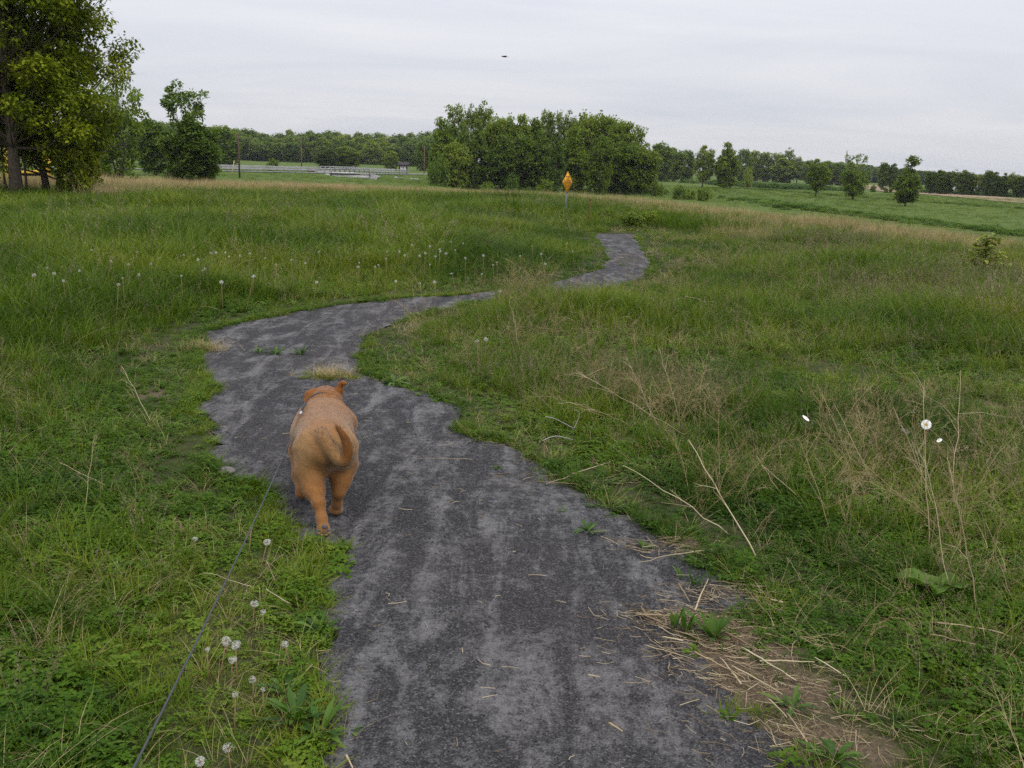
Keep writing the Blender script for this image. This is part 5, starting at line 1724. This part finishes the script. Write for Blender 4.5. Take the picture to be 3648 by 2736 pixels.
def core_mesh():
    u_, v_ = np.meshgrid(np.linspace(0, math.pi, 6), np.arange(8) * 2 * math.pi / 8, indexing='ij')
    V = np.stack([np.sin(u_) * np.cos(v_), np.sin(u_) * np.sin(v_), np.cos(u_)], -1).reshape(-1, 3) * .0055
    J = np.arange(48).reshape(6, 8)
    mb = MB(); mb.add(V, q=[[J[i, j], J[i + 1, j], J[i + 1, (j + 1) % 8], J[i, (j + 1) % 8]] for i in range(5) for j in range(8)])
    return mb.mesh("core", [M_core], True)
CORE = core_mesh()
def dandelion(px, py, h, label, group, full=0, scale=1.0, pt=None):
    """px, py is where the head is seen (2212 view)"""
    if pt is None:
        q = ground_px(px * K, py * K, h)
        pt = np.array([q[0], q[1], hz1(q[0], q[1])])
    o = empty("dandelion_clock", pt, random.uniform(0, 6.28), 1, label, "seed head", group)
    hh = h - pt[2] if pt[2] < .3 else h
    ln = random.uniform(-.35, .35)
    mb = MB(); mb.tube([[ln * hh, 0, 0], [ln * hh * .4, .0, hh * .5], [0, 0, hh]], [.0021, .0019, .0016], 5); mb.obj("stem", M_stem, o, smooth=True)
    a = link("head", CLOCK[full], o); a.location = (0, 0, hh); a.scale = (scale * random.uniform(.8, 1.1), scale * random.uniform(.8, 1.1), scale * random.uniform(.6, 1.0)); a.rotation_euler = (random.uniform(-.6, .6), random.uniform(-.6, .6), random.uniform(0, 6))
    c = link("core", CORE, a)
    return o
G_DN = "dandelion seed heads beside the path"
for px, py, h, f_, s_, lab in [(577, 1171, 0.149, 0, 1.0, "large round dandelion seed head just above the dry stalks, left of the path"), (550, 1304, 0.124, 0, .9, "flattened white seed head below the bent dry stalks"), (568, 1322, 0.105, 1, .75, "small seed head right under the flattened white one"),
                               (488, 1385, 0.136, 0, 1.05, "left of the two touching seed heads beside the leash"), (509, 1393, 0.130, 0, 1.0, "right of the two touching seed heads beside the leash"), (502, 1425, 0.099, 1, .9, "half blown seed head below the touching pair"), (448, 1403, 0.124, 1, .7, "small sparse seed head nearest the leash on its right"),
                               (546, 1468, 0.099, 1, .75, "half blown seed head over the broad weed leaves"), (508, 1500, 0.124, 1, .6, "thin seed head straight below the half blown one"), (568, 1490, 0.099, 1, .55, "tiny white seed tuft right of the thin seed head"), (615, 1392, 0.099, 1, .8, "faded seed head close to the gravel edge"),
                               (432, 1645, 0.087, 0, 1.0, "seed head cut by the bottom edge of the view"), (492, 1615, 0.099, 1, .9, "ragged seed head low at the bottom left"), (421, 1164, 0.099, 1, .8, "lone seed head left of the leash, level with the dog's paw"), (543, 1140, 0.136, 1, .45, "small closed white bud on a long red stem")]:
    dandelion(px, py, h, lab, G_DN, f_, s_)
G_DF = "white dandelion seed heads of the left meadow"
spots = [(213, 830), (325, 825), (130, 790), (300, 855), (320, 865), (581, 878), (642, 877), (470, 883), (505, 890), (538, 935), (458, 943), (283, 947), (225, 999), (120, 985), (170, 958), (190, 955), (435, 992), (440, 970), (496, 965), (540, 915), (628, 912), (660, 908), (680, 925), (724, 938), (735, 966), (648, 985), (900, 984), (790, 1005), (770, 897), (800, 902), (858, 898), (852, 900), (938, 560), (868, 535), (972, 545), (1060, 565), (942, 600)]
spots = [(x * .9 if y > 700 else x, (y - 600) * 1 / 1 if False else y) for x, y in spots]
lab_f = "white dandelion seed head standing in the tall grass of the left meadow"
far_list = []
# from the enlarged notes: source pixels = zoom * 1200 / 2212, +600 down
for zx, zy in [(395, 420), (830, 412), (1072, 508), (1182, 512), (865, 522), (902, 550), (1045, 592), (990, 628), (845, 632), (805, 720), (522, 672), (415, 738), (35, 768), (222, 700), (310, 655), (250, 650), (355, 690), (778, 762), (912, 700), (1190, 705), (1330, 672), (1345, 660), (1455, 747), (1668, 705), (1660, 712), (2078, 748), (1815, 632), (1418, 552), (1385, 555), (1505, 578), (1480, 552), (1575, 575), (1155, 592), (1205, 568), (2005, 622), (1915, 600), (1640, 560), (560, 488), (442, 522), (600, 535), (728, 610), (1268, 570), (1300, 600), (1740, 590), (2095, 548)]:
    far_list.append((zx * 1200 / 2212 / 1.6491, (600 + zy * 1200 / 2212) / 1.6491))
for zx, zy in [(905, 308), (920, 300), (952, 272), (958, 242), (1035, 258), (1065, 212), (1125, 248), (1145, 218), (1188, 232), (1237, 198), (1290, 205), (1215, 250), (1145, 298), (1240, 338), (1372, 340), (1378, 258), (1438, 288), (1592, 218), (1632, 252), (1745, 205), (1770, 240), (1650, 295), (1100, 380), (1165, 375), (995, 372), (830, 308), (650, 375), (375, 348), (232, 375), (835, 290), (1190, 240), (1170, 262), (1100, 260), (1010, 240), (1255, 235), (1300, 270), (1420, 300), (1540, 260)]:
    far_list.append(((600 + zx * 1800 / 2212) / 1.6491, (700 + zy * 1800 / 2212) / 1.6491))
for x, y in far_list:
    h = random.uniform(.30, .46) if y < 930 else random.uniform(.16, .30)
    dandelion(x, y, h, lab_f, G_DF, random.choice([0, 0, 1]), random.uniform(.75, 1.3))
for x, y, lab in [(1080, 629, "white seed head over the path edge at the far bend"), (1050, 733, "white seed head in the grass right of the bend"), (1030, 737, "smaller seed head left of the one right of the bend"), (1728, 903 - 1000, "")]:
    if lab: dandelion(x, y, .3, lab, "seed heads in the right meadow", 0, 1.1)

# oxeye daisies
M_petal = plain("white_petal", (.82, .82, .80), .6, .2, var=.04)
M_yolk = plain("yellow_disc", (.55, .30, .02), .7)
def daisy(px, py, h, face_az, face_el, R, label):
    q = ground_px(px * K, py * K, h)
    o = empty("daisy", (q[0], q[1], 0), 0, 1, label, "flower", "white daisies in the right meadow")
    mb = MB(); mb.tube([[.02, .01, 0], [.01, 0, h * .5], [0, 0, h]], [.0016, .0014, .0013], 5); mb.obj("stem", M_stem, o)
    d = Vector((math.sin(face_az) * math.cos(face_el), math.cos(face_az) * math.cos(face_el), math.sin(face_el)))
    rt = d.to_track_quat('Z', 'Y').to_euler()
    for j in range(19):
        a = j * 2 * math.pi / 19
        mb = MB()
        ca, sa_ = math.cos(a), math.sin(a)
        w = R * .17
        pts = []
        for t, ww, zz_ in ((.22, .5, 0), (.6, 1.0, .04 * R), (.92, .9, -.02 * R), (1.02, .35, -.05 * R)):
            for s_ in (-1, 1):
                pts.append([ca * R * t - sa_ * w * ww * s_, sa_ * R * t + ca * w * ww * s_, zz_ + random.uniform(-.04, .04) * R])
        mb.add(pts, q=[[0, 1, 3, 2], [2, 3, 5, 4], [4, 5, 7, 6]])
        p = mb.obj("petal", M_petal, o); p.location = (0, 0, h); p.rotation_euler = rt
    c = blob("disc", (0, 0, .0), (R * .3, R * .3, R * .12), M_yolk, o); c.location = (0, 0, h); c.rotation_euler = rt
daisy(2001, 917, .30, math.radians(200), .35, .026, "large white daisy facing the viewer, its yellow centre showing")
daisy(1955, 930, .26, math.radians(60), .75, .024, "white daisy seen from the side, left of the large one")
daisy(1741, 903, .30, math.radians(120), .95, .022, "lone white daisy seen edge on over the bare soil")
daisy(1972, 891, .28, math.radians(20), 1.2, .013, "tiny half open daisy above the large one")
daisy(2029, 951, .26, math.radians(250), .9, .014, "small daisy to the lower right of the large one")
daisy(1978, 953, .24, math.radians(0), 1.0, .012, "small daisy bud below the side-on daisy")

# dead stalks: base and tip seen at (px, py); the tip stands at height h
def stalk(b, t, h, w, label, group, branches=0, name="dead_stalk", cat="stalk", mat=None, sag=.03, zb=0.0):
    B = gpx(*b); B[2] += zb
    # the tip: along its view ray at about the base's distance, moved so that it is h high
    T2 = ground_px(t[0] * K, t[1] * K, h)
    T = np.array([T2[0], T2[1], h])
    o = empty(name, B, 0, 1, label, cat, group)
    L = np.linalg.norm(T - B)
    n = 9
    s_ = np.linspace(0, 1, n)
    P_ = np.outer(s_, T - B)
    P_[:, 2] += sag * L * 4 * s_ * (1 - s_) * random.uniform(-.2, 1)
    P_[1:-1] += rng.normal(0, .006 * L, (n - 2, 3))
    mb = MB(); mb.tube(P_, np.linspace(w, w * .45, n), 5, bv=rng.uniform()); mb.obj("stem", mat or M_stalk, o, smooth=True)
    d = (T - B) / (L + 1e-9)
    for k_ in range(branches):
        t0 = rng.uniform(.35, .95)
        p = np.array([np.interp(t0, s_, P_[:, q]) for q in range(3)])
        v = d + rng.normal(0, .55, 3); v[2] = abs(v[2]) * .8; v /= np.linalg.norm(v)
        l2 = L * rng.uniform(.12, .34) * (1.15 - .5 * t0)
        pe = p + v * l2 + np.array([0, 0, -.12 * l2]); pm = p + v * l2 * .5 + rng.normal(0, .03 * l2, 3)
        mb = MB(); mb.tube([p, pm, pe], [w * .45, w * .36, w * .22], 4, bv=rng.uniform(), cap=False)
        for j in range(rng.integers(1, 4)):
            t1 = rng.uniform(.4, 1)
            p1 = p + (pe - p) * t1
            v1 = v + rng.normal(0, .6, 3); v1 /= np.linalg.norm(v1)
            mb.tube([p1, p1 + v1 * l2 * .4], [w * .26, w * .16], 3, bv=rng.uniform(), cap=False)
        mb.obj("branch", mat or M_stalk, o, smooth=True)
    return o
G_ST = "dead stalks leaning in the right meadow"
ST = [((1637, 1210), (1487, 950), .42, .0036, 3, "long pale stalk leaning left towards the path, its split top in the grass"),
      ((1580, 1160), (1345, 1005), .30, .0030, 2, "thinner pale stalk leaning left below the long split one"),
      ((1700, 1090), (1635, 985), .25, .0022, 3, "thin grey stalk in the bunch right of the long split one"),
      ((1745, 1095), (1645, 1005), .22, .0022, 2, "second thin grey stalk of the same bunch, lower"),
      ((2003, 1210), (1997, 820), .62, .0024, 8, "tall upright branching dead weed right of the large daisy"),
      ((2040, 1150), (1930, 880), .5, .0020, 7, "tall dead weed leaning left across the daisies"),
      ((2060, 1120), (2075, 800), .55, .0020, 7, "wispy tall dead weed near the right edge"),
      ((1905, 1090), (1800, 870), .45, .0020, 6, "thin branching dead weed right of the lone daisy"),
      ((1840, 1000), (1765, 830), .42, .0018, 6, "thin dead weed arching over the bare soil"),
      ((2115, 1340), (2050, 1000), .55, .0024, 4, "long dead stem in front of the broad leaf at the right"),
      ((2055, 1300), (1995, 985), .55, .0020, 4, "long dead stem just left of the one before the broad leaf"),
      ((2190, 1310), (2130, 1130), .4, .0026, 2, "arched brown stem at the right edge"),
      ((1500, 950), (1245, 800), .42, .0026, 9, "bent grey weed skeleton over the bare soil, left stem"),
      ((1440, 960), (1350, 770), .46, .0024, 9, "bent grey weed skeleton over the bare soil, middle stem"),
      ((1475, 945), (1420, 745), .45, .0022, 9, "bent grey weed skeleton over the bare soil, right stem"),
      ((1390, 930), (1180, 855), .30, .0024, 6, "low arching weed skeleton reaching left over the green clumps"),
      ((1500, 900), (1530, 760), .38, .0018, 8, "thin upright weed right of the weed skeletons"),
      ((1300, 760), (1235, 690), .42, .0020, 6, "dead weed in the grass above the skeletons"),
      ((1125, 770), (1100, 650), .40, .0024, 5, "upright dead weed beside the path bend"),
      ((1015, 805), (1003, 735), .28, .0024, 2, "short pale stalk right of the narrow path"),
      ((1035, 800), (1040, 750), .24, .0024, 2, "second short pale stalk right of the narrow path"),
      ((1375, 770), (1360, 680), .40, .0018, 6, "thin weed in the middle of the right meadow"),
      ((1660, 770), (1610, 690), .42, .0018, 6, "thin brown weed at the centre of the right meadow"),
      ((1480, 668), (1486, 638), .36, .0040, 3, "short reddish tuft stalk in the right meadow"),
      ((1130, 640), (1125, 580), .5, .0030, 9, "dry bushy weed in front of the far path bend, left"),
      ((1160, 635), (1175, 585), .5, .0030, 9, "dry bushy weed in front of the far path bend, right"),
      ((1430, 560), (1426, 500), .55, .0034, 9, "tall dry weed right of the path's far end"),
      ((1830, 880), (1900, 780), .42, .0018, 7, "wispy seed stalk above the daisies"),
      ((1960, 800), (1985, 710), .42, .0018, 7, "wispy seed stalk far right, upper one"),
      ((1210, 905), (1140, 840), .28, .0020, 4, "short arching stalk behind the pale twig"),
      ((2210, 1385), (2025, 1345), .10, .0030, 2, "pale forked branch lying in the grass at the right edge"),
      ((2210, 1420), (2010, 1370), .07, .0034, 1, "longer pale branch lying below the forked one"),
      ((1660, 1330), (1610, 1270), .12, .0024, 0, "short stalk leaning over the soil notch beside the path"),
      ((1735, 1265), (1700, 1205), .16, .0020, 0, "short thin stalk in the low weeds"),
      ((1850, 1480), (1760, 1420), .06, .0030, 0, "pale stalk lying above the straw drift"),
      ((330, 920), (262, 790), .36, .0022, 5, "thin brown weed leaning left in the left meadow"),
      ((250, 1060), (130, 1000), .18, .0020, 3, "thin dead stem lying in the left grass"),
      ((180, 1130), (205, 940), .34, .0016, 3, "thin upright dead stem at the left"),
      ((420, 690), (440, 655), .3, .0020, 2, "thin tan stem in the left tall grass"),
      ((1300, 560), (1315, 545), .2, .003, 0, "")]
for b, t, h, w, br_, lab in ST:
    if lab: stalk(b, t, h, w, lab, G_ST, br_)
# bent dry stems beside the seed heads
for b, t, h, w, lab in [((555, 1255), (613, 1198), .15, .0032, "pale bent stem curving up to the right beside the seed heads"), ((600, 1268), (577, 1215), .13, .0030, "pale stem crossing the bent one"), ((556, 1250), (560, 1208), .14, .0026, "short upright pale stem left of the crossing ones"),
                        ((632, 1308), (575, 1272), .10, .0030, "pale bent stem lying towards the gravel"), ((555, 1275), (438, 1238), .16, .0022, "long thin tan stem crossing behind the leash"), ((645, 1240), (638, 1215), .08, .0020, "small curved stem at the gravel edge")]:
    stalk(b, t, h, w, lab, "pale bent stems beside the seed heads", 0, sag=.15, name="bent_stem", cat="stem")
# long loose stalks lying in the straw drift
LSL = ["topmost pale stalk at the straw drift's left tip, pointing onto the gravel", "pale stalk just below the topmost one at the drift's left tip", "thick pale stalk lying right of the broad leaved weed", "pale stalk lying between the broad weed and the green grass", "stalk lying steeply up the slope above the straw drift", "short thick stalk end at the grass edge above the drift",
       "short stalk lying beside the upright weed in the bare notch", "short bent stalk at the drift's lower left edge", "stalk lying steeply across the middle of the drift", "short stalk low in the drift near the bare soil", "long thin stalk in the drift's lower right part", "stalk lying across the drift below the broad weed",
       "long stalk running from the broad weed into the grass", "thin stalk along the drift's lower edge on the gravel side", "very thin long stalk reaching out over the gravel left of the drift", "long thin stalk lying across the bare notch onto the gravel", "stalk lying under the smaller upright weed", "long stalk lying along the grass edge below the green clump",
       "second stalk at the grass edge below the green clump", "thin stalk lying across the gravel right of the dog", "tiny pale chip of straw on the lower middle of the path", "bright pale straw piece lying low on the path", "pale straw piece at the path's bottom left corner", "thin pale straw lying on the lower left of the path"]
G_LS = "loose stalks of the straw drift at the path's right edge"
for j, (b, t, w) in enumerate([((1372, 1338), (1452, 1330), .0034), ((1375, 1333), (1440, 1350), .0030), ((1640, 1440), (1760, 1430), .0040), ((1560, 1376), (1640, 1405), .0036), ((1500, 1330), (1530, 1250), .0034), ((1690, 1312), (1665, 1295), .0045), ((1465, 1270), (1490, 1300), .0030), ((1475, 1395), (1430, 1375), .0030),
                               ((1600, 1490), (1555, 1420), .0036), ((1655, 1520), (1700, 1550), .0030), ((1745, 1620), (1700, 1540), .0026), ((1580, 1450), (1690, 1500), .0030), ((1600, 1410), (1720, 1470), .0034), ((1500, 1420), (1600, 1460), .0026), ((1392, 1405), (1500, 1425), .0022), ((1545, 1195), (1380, 1215), .0026), ((1420, 1360), (1560, 1395), .0030), ((1330, 1000), (1180, 1045), .0024), ((1250, 1055), (1150, 1040), .0022), ((1020, 1000), (895, 990), .0014), ((1270, 1470), (1295, 1462), .0030), ((1315, 1575), (1345, 1580), .0040), ((748, 1645), (762, 1659), .0035), ((1040, 1520), (1075, 1500), .0016)]):
    stalk(b, t, .03, w, LSL[j], G_LS, 0, name="loose_stalk", cat="stalk", zb=.02, sag=.02)
# pale branching twig
tw = stalk((1235, 965), (1240, 910), .28, .0032, "pale branching dead twig standing in the green clump beside the path", None, 0, name="dead_twig", cat="twig", mat=M_twig, sag=0)
o0 = np.array(tw.location)
def twig_seg(pts, w):
    P_ = []
    for x, y, h in pts:
        q = ground_px(x * K, y * K, h); P_.append([q[0] - o0[0], q[1] - o0[1], h - o0[2]])
    mb = MB(); mb.tube(catmull(P_, 4), np.linspace(w, w * .5, 4 * (len(P_) - 1) + 1), 5); mb.obj("branch", M_twig, tw, smooth=True)
twig_seg([(1237, 950, .10), (1200, 942, .16), (1172, 952, .18)], .0026)
twig_seg([(1238, 925, .20), (1200, 905, .28), (1178, 900, .30)], .0026)
twig_seg([(1238, 930, .18), (1252, 895, .28), (1240, 885, .32)], .0024)

# weeds growing on the gravel and at its edges
def weed(px, py, n, L, up, label, W=.024, seed=0, mat=None, group="weeds growing on and beside the gravel"):
    p = gpx(px, py)
    r = np.random.default_rng(seed + 100)
    o = empty("weed_plant", p, r.uniform(0, 6.28), 1, label, "weed", group)
    for j in range(n):
        mb = MB(); a = j * 2.4 + r.uniform(-.3, .3)
        leaf(mb, (.006 * math.cos(a), .006 * math.sin(a), .003), a, r.uniform(*up), L * r.uniform(.55, 1.15), W * .72 * r.uniform(.6, 1.2), bend=r.uniform(.1, .5), bv=r.uniform())
        mb.obj("leaf", mat or M_weed, o)
    return o
M_weed = leaf_material("weed_leaf", [(0, (.022, .060, .008)), (.5, (.052, .118, .012)), (1, (.10, .17, .024))], inst=False, transl=.25, rough=.5, spec=.2)
for i, (x, y, n, L, up, W, lab) in enumerate([(1540, 1385, 14, .17, (.6, 1.35), .036, "broad leaved upright weed growing through the straw drift"), (1480, 1370, 7, .13, (.7, 1.35), .030, "smaller upright weed left of the broad leaved one in the straw"), (1455, 1365, 5, .13, (.8, 1.4), .026, "narrow dark weed at the left tip of the straw drift"),
                                     (1268, 1150, 16, .095, (.3, 1.2), .022, "dark leafy weed alone on the gravel right of the path's middle"), (1216, 1105, 8, .045, (.3, 1.1), .014, "small weed sprout on the gravel above the dark leafy one"), (1074, 1016, 9, .05, (.5, 1.3), .016, "small weed sprout near the green clump's edge on the gravel"),
                                     (1390, 1188, 10, .075, (.5, 1.3), .018, "weed sprout beside the straw at the path's right edge"), (1500, 1268, 8, .09, (.7, 1.4), .020, "upright weed in the bare notch right of the path"), (1470, 1250, 7, .07, (.6, 1.3), .018, "low weed left of the upright one in the bare notch"),
                                     (850, 828, 16, .15, (.1, .5), .04, "flat dark weed spreading on the gravel where the path narrows"), (560, 763, 14, .12, (.3, 1.0), .022, "leftmost grassy weed of the row across the path"), (595, 766, 16, .13, (.3, 1.0), .03, "leafy middle weed of the row across the path"), (650, 768, 16, .14, (.4, 1.3), .028, "taller right weed of the row across the path"),
                                     (1800, 1645, 16, .13, (.3, 1.1), .028, "serrated weed at the bottom edge right of the path"), (1710, 1530, 14, .10, (.2, 1.0), .024, "low weed below the straw drift"), (755, 1582, 7, .05, (.2, .9), .014, "tiny weed on the gravel at the lower left"), (1345, 575, 12, .12, (.3, 1.0), .03, "small grass weed on the path's far stretch"),
                                     (640, 1560, 18, .16, (.3, 1.1), .030, "broad leafy weed clump at the lower left gravel edge"), (690, 1590, 16, .14, (.3, 1.0), .028, "second leafy weed clump at the lower left gravel edge"), (620, 1500, 14, .13, (.3, 1.0), .028, "leafy weed clump above the lower left ones"), (690, 1370, 14, .12, (.3, 1.0), .026, "weed clump overhanging the gravel below the bent stems")]):
    weed(x, y, n, L, up, lab, W, i)
# broad burdock leaves at the right
bk = empty("burdock", gpx(2025, 1300), 0, 1, "broad pale green burdock leaves low in the weeds at the right", "plant")
for a, el, L, W in ((2.6, .3, .16, .13), (.3, .25, .15, .11), (4.2, .45, .12, .09)):
    mb = MB()
    nn = 7
    t = np.linspace(0, 1, nn)
    d = np.array([math.cos(a), math.sin(a)]); s2 = np.array([-d[1], d[0]])
    wv = W * .5 * np.sin(math.pi * np.clip(t * .9 + .1, 0, 1)) ** .7
    V = []
    for i in range(nn):
        z = .05 + L * t[i] * math.sin(el) - .35 * L * t[i] ** 2
        for sgn in (-1, -.5, 0, .5, 1):
            V.append([d[0] * L * t[i] + s2[0] * wv[i] * sgn, d[1] * L * t[i] + s2[1] * wv[i] * sgn, z + .03 * abs(sgn) + .012 * math.sin(7 * t[i] + 4 * sgn)])
    J = np.arange(nn * 5).reshape(nn, 5)
    mb.add(V, q=[[J[i, j], J[i, j + 1], J[i + 1, j + 1], J[i + 1, j]] for i in range(nn - 1) for j in range(4)], bv=.9)
    mb.obj("leaf", M_weed, bk, smooth=True)
M_stone2 = plain("path_stone", (.15, .14, .13), .9, .2, var=.3, scale=30)
# a light stone at the gravel edge near the leash, a second in the grass edge
for (x, y, s_, lab) in ((493, 1022, .045, "flat pale stone at the gravel's left edge"), (1102, 950, .03, "small tan stone at the foot of the green clump")):
    p = gpx(x, y)
    o = blob("stone", (0, 0, .3 * s_), (s_, s_ * .7, s_ * .4), M_rock)
    o.data.materials[0] = M_stone2; o.data.transform(Matrix.Rotation(.2, 4, 'X')); o.location = p
    for v in o.data.vertices: v.co *= 1 + .12 * math.sin(40 * v.co.x + 3) * math.cos(50 * v.co.y)
    tag(o, lab, "stone")

# shrubs near the end of the path and the sapling at the right
plant_tree("bush", 634, 25.5, 212, 26, "dark green bush at the far end of the path")
plant_tree("bush2", 651, 26.5, 211, 22, "paler leafy clump right of the dark bush at the path's end")
plant_tree("bush2", 606, 28, 214, 20, "low leafy clump between the rusty stake and the path's end")
plant_tree("bush2", 545, 40, 209.5, 10, "small dark clump left of the sign post")
plant_tree("bush2", 80, 21, 228, 40, "dark broad leaved clump in the left meadow")
M_sap = leaf_material("sapling_leaf", [(0, (.10, .15, .010)), (.5, (.20, .25, .016)), (1, (.28, .29, .03))], inst=False, transl=.3)
p = at(994, 17.0)
so = empty("sapling", p, 0, 1, "small yellowish green sapling in the right meadow near the edge", "sapling")
mb = MB(); mb.tube([[0, 0, -.05], [.02, 0, .4], [-.02, 0, .72]], [.012, .009, .003], 5)
mbl = MB()
for j in range(22):
    a = j * 2.4; z = .04 + .62 * j / 22; L = .36 * (1.1 - .75 * j / 22)
    e = np.array([L * math.cos(a), L * math.sin(a), z + .1])
    mb.tube([[0, 0, z], e], [.004, .0015], 4, cap=False)
    for q_ in range(22):
        t = random.uniform(.35, 1.05)
        leaf(mbl, np.array([0, 0, z]) * (1 - t) + e * t + rng.normal(0, .03, 3), random.uniform(0, 6.28), random.uniform(-.3, .6), random.uniform(.07, .12), random.uniform(.045, .07), bv=rng.uniform())
mb.obj("stem", M_bark, so); mbl.obj("foliage", M_sap, so)

# dry yellowish grass patches on the gravel
S_patch = Spread()
for px, py, rx, ry, n, kd in [(715, 815, .22, .14, 90, "turf"), (715, 815, .22, .13, 60, "dead"), (445, 757, .16, .14, 70, "dead")]:
    c = gpx(px, py)
    x = c[0] + rng.normal(0, rx * .5, n); y = c[1] + rng.normal(0, ry * .5, n)
    S_patch.add(np.stack([x, y, np.zeros(n)], 1), kd, rng.uniform(.28, .5, n), rng.uniform(.8, 1.0, n) if kd == 'turf' else rng.uniform(.3, .8, n))
pm = S_patch.build("yellow_grass", "yellowed short grass patches growing on the gravel", "grass")

# ------------------------------------------------------------------ thin air between the eye and the far trees
mb = MB(); mb.box((0, 0, 8.5), (3900, 3900, 16.5))
hz_o = mb.obj("haze", [])
hz_o.data.materials.clear()
hm = bpy.data.materials.new("thin_air"); hm.use_nodes = True; hm.node_tree.nodes.clear()
ho = hm.node_tree.nodes.new("ShaderNodeOutputMaterial"); hv = hm.node_tree.nodes.new("ShaderNodeVolumePrincipled")
hv.inputs["Color"].default_value = (.90, .94, 1.0, 1); hv.inputs["Density"].default_value = .0001
hm.node_tree.links.new(hv.outputs[0], ho.inputs["Volume"])
hz_o.data.materials.append(hm)
tag(hz_o, kind="stuff")
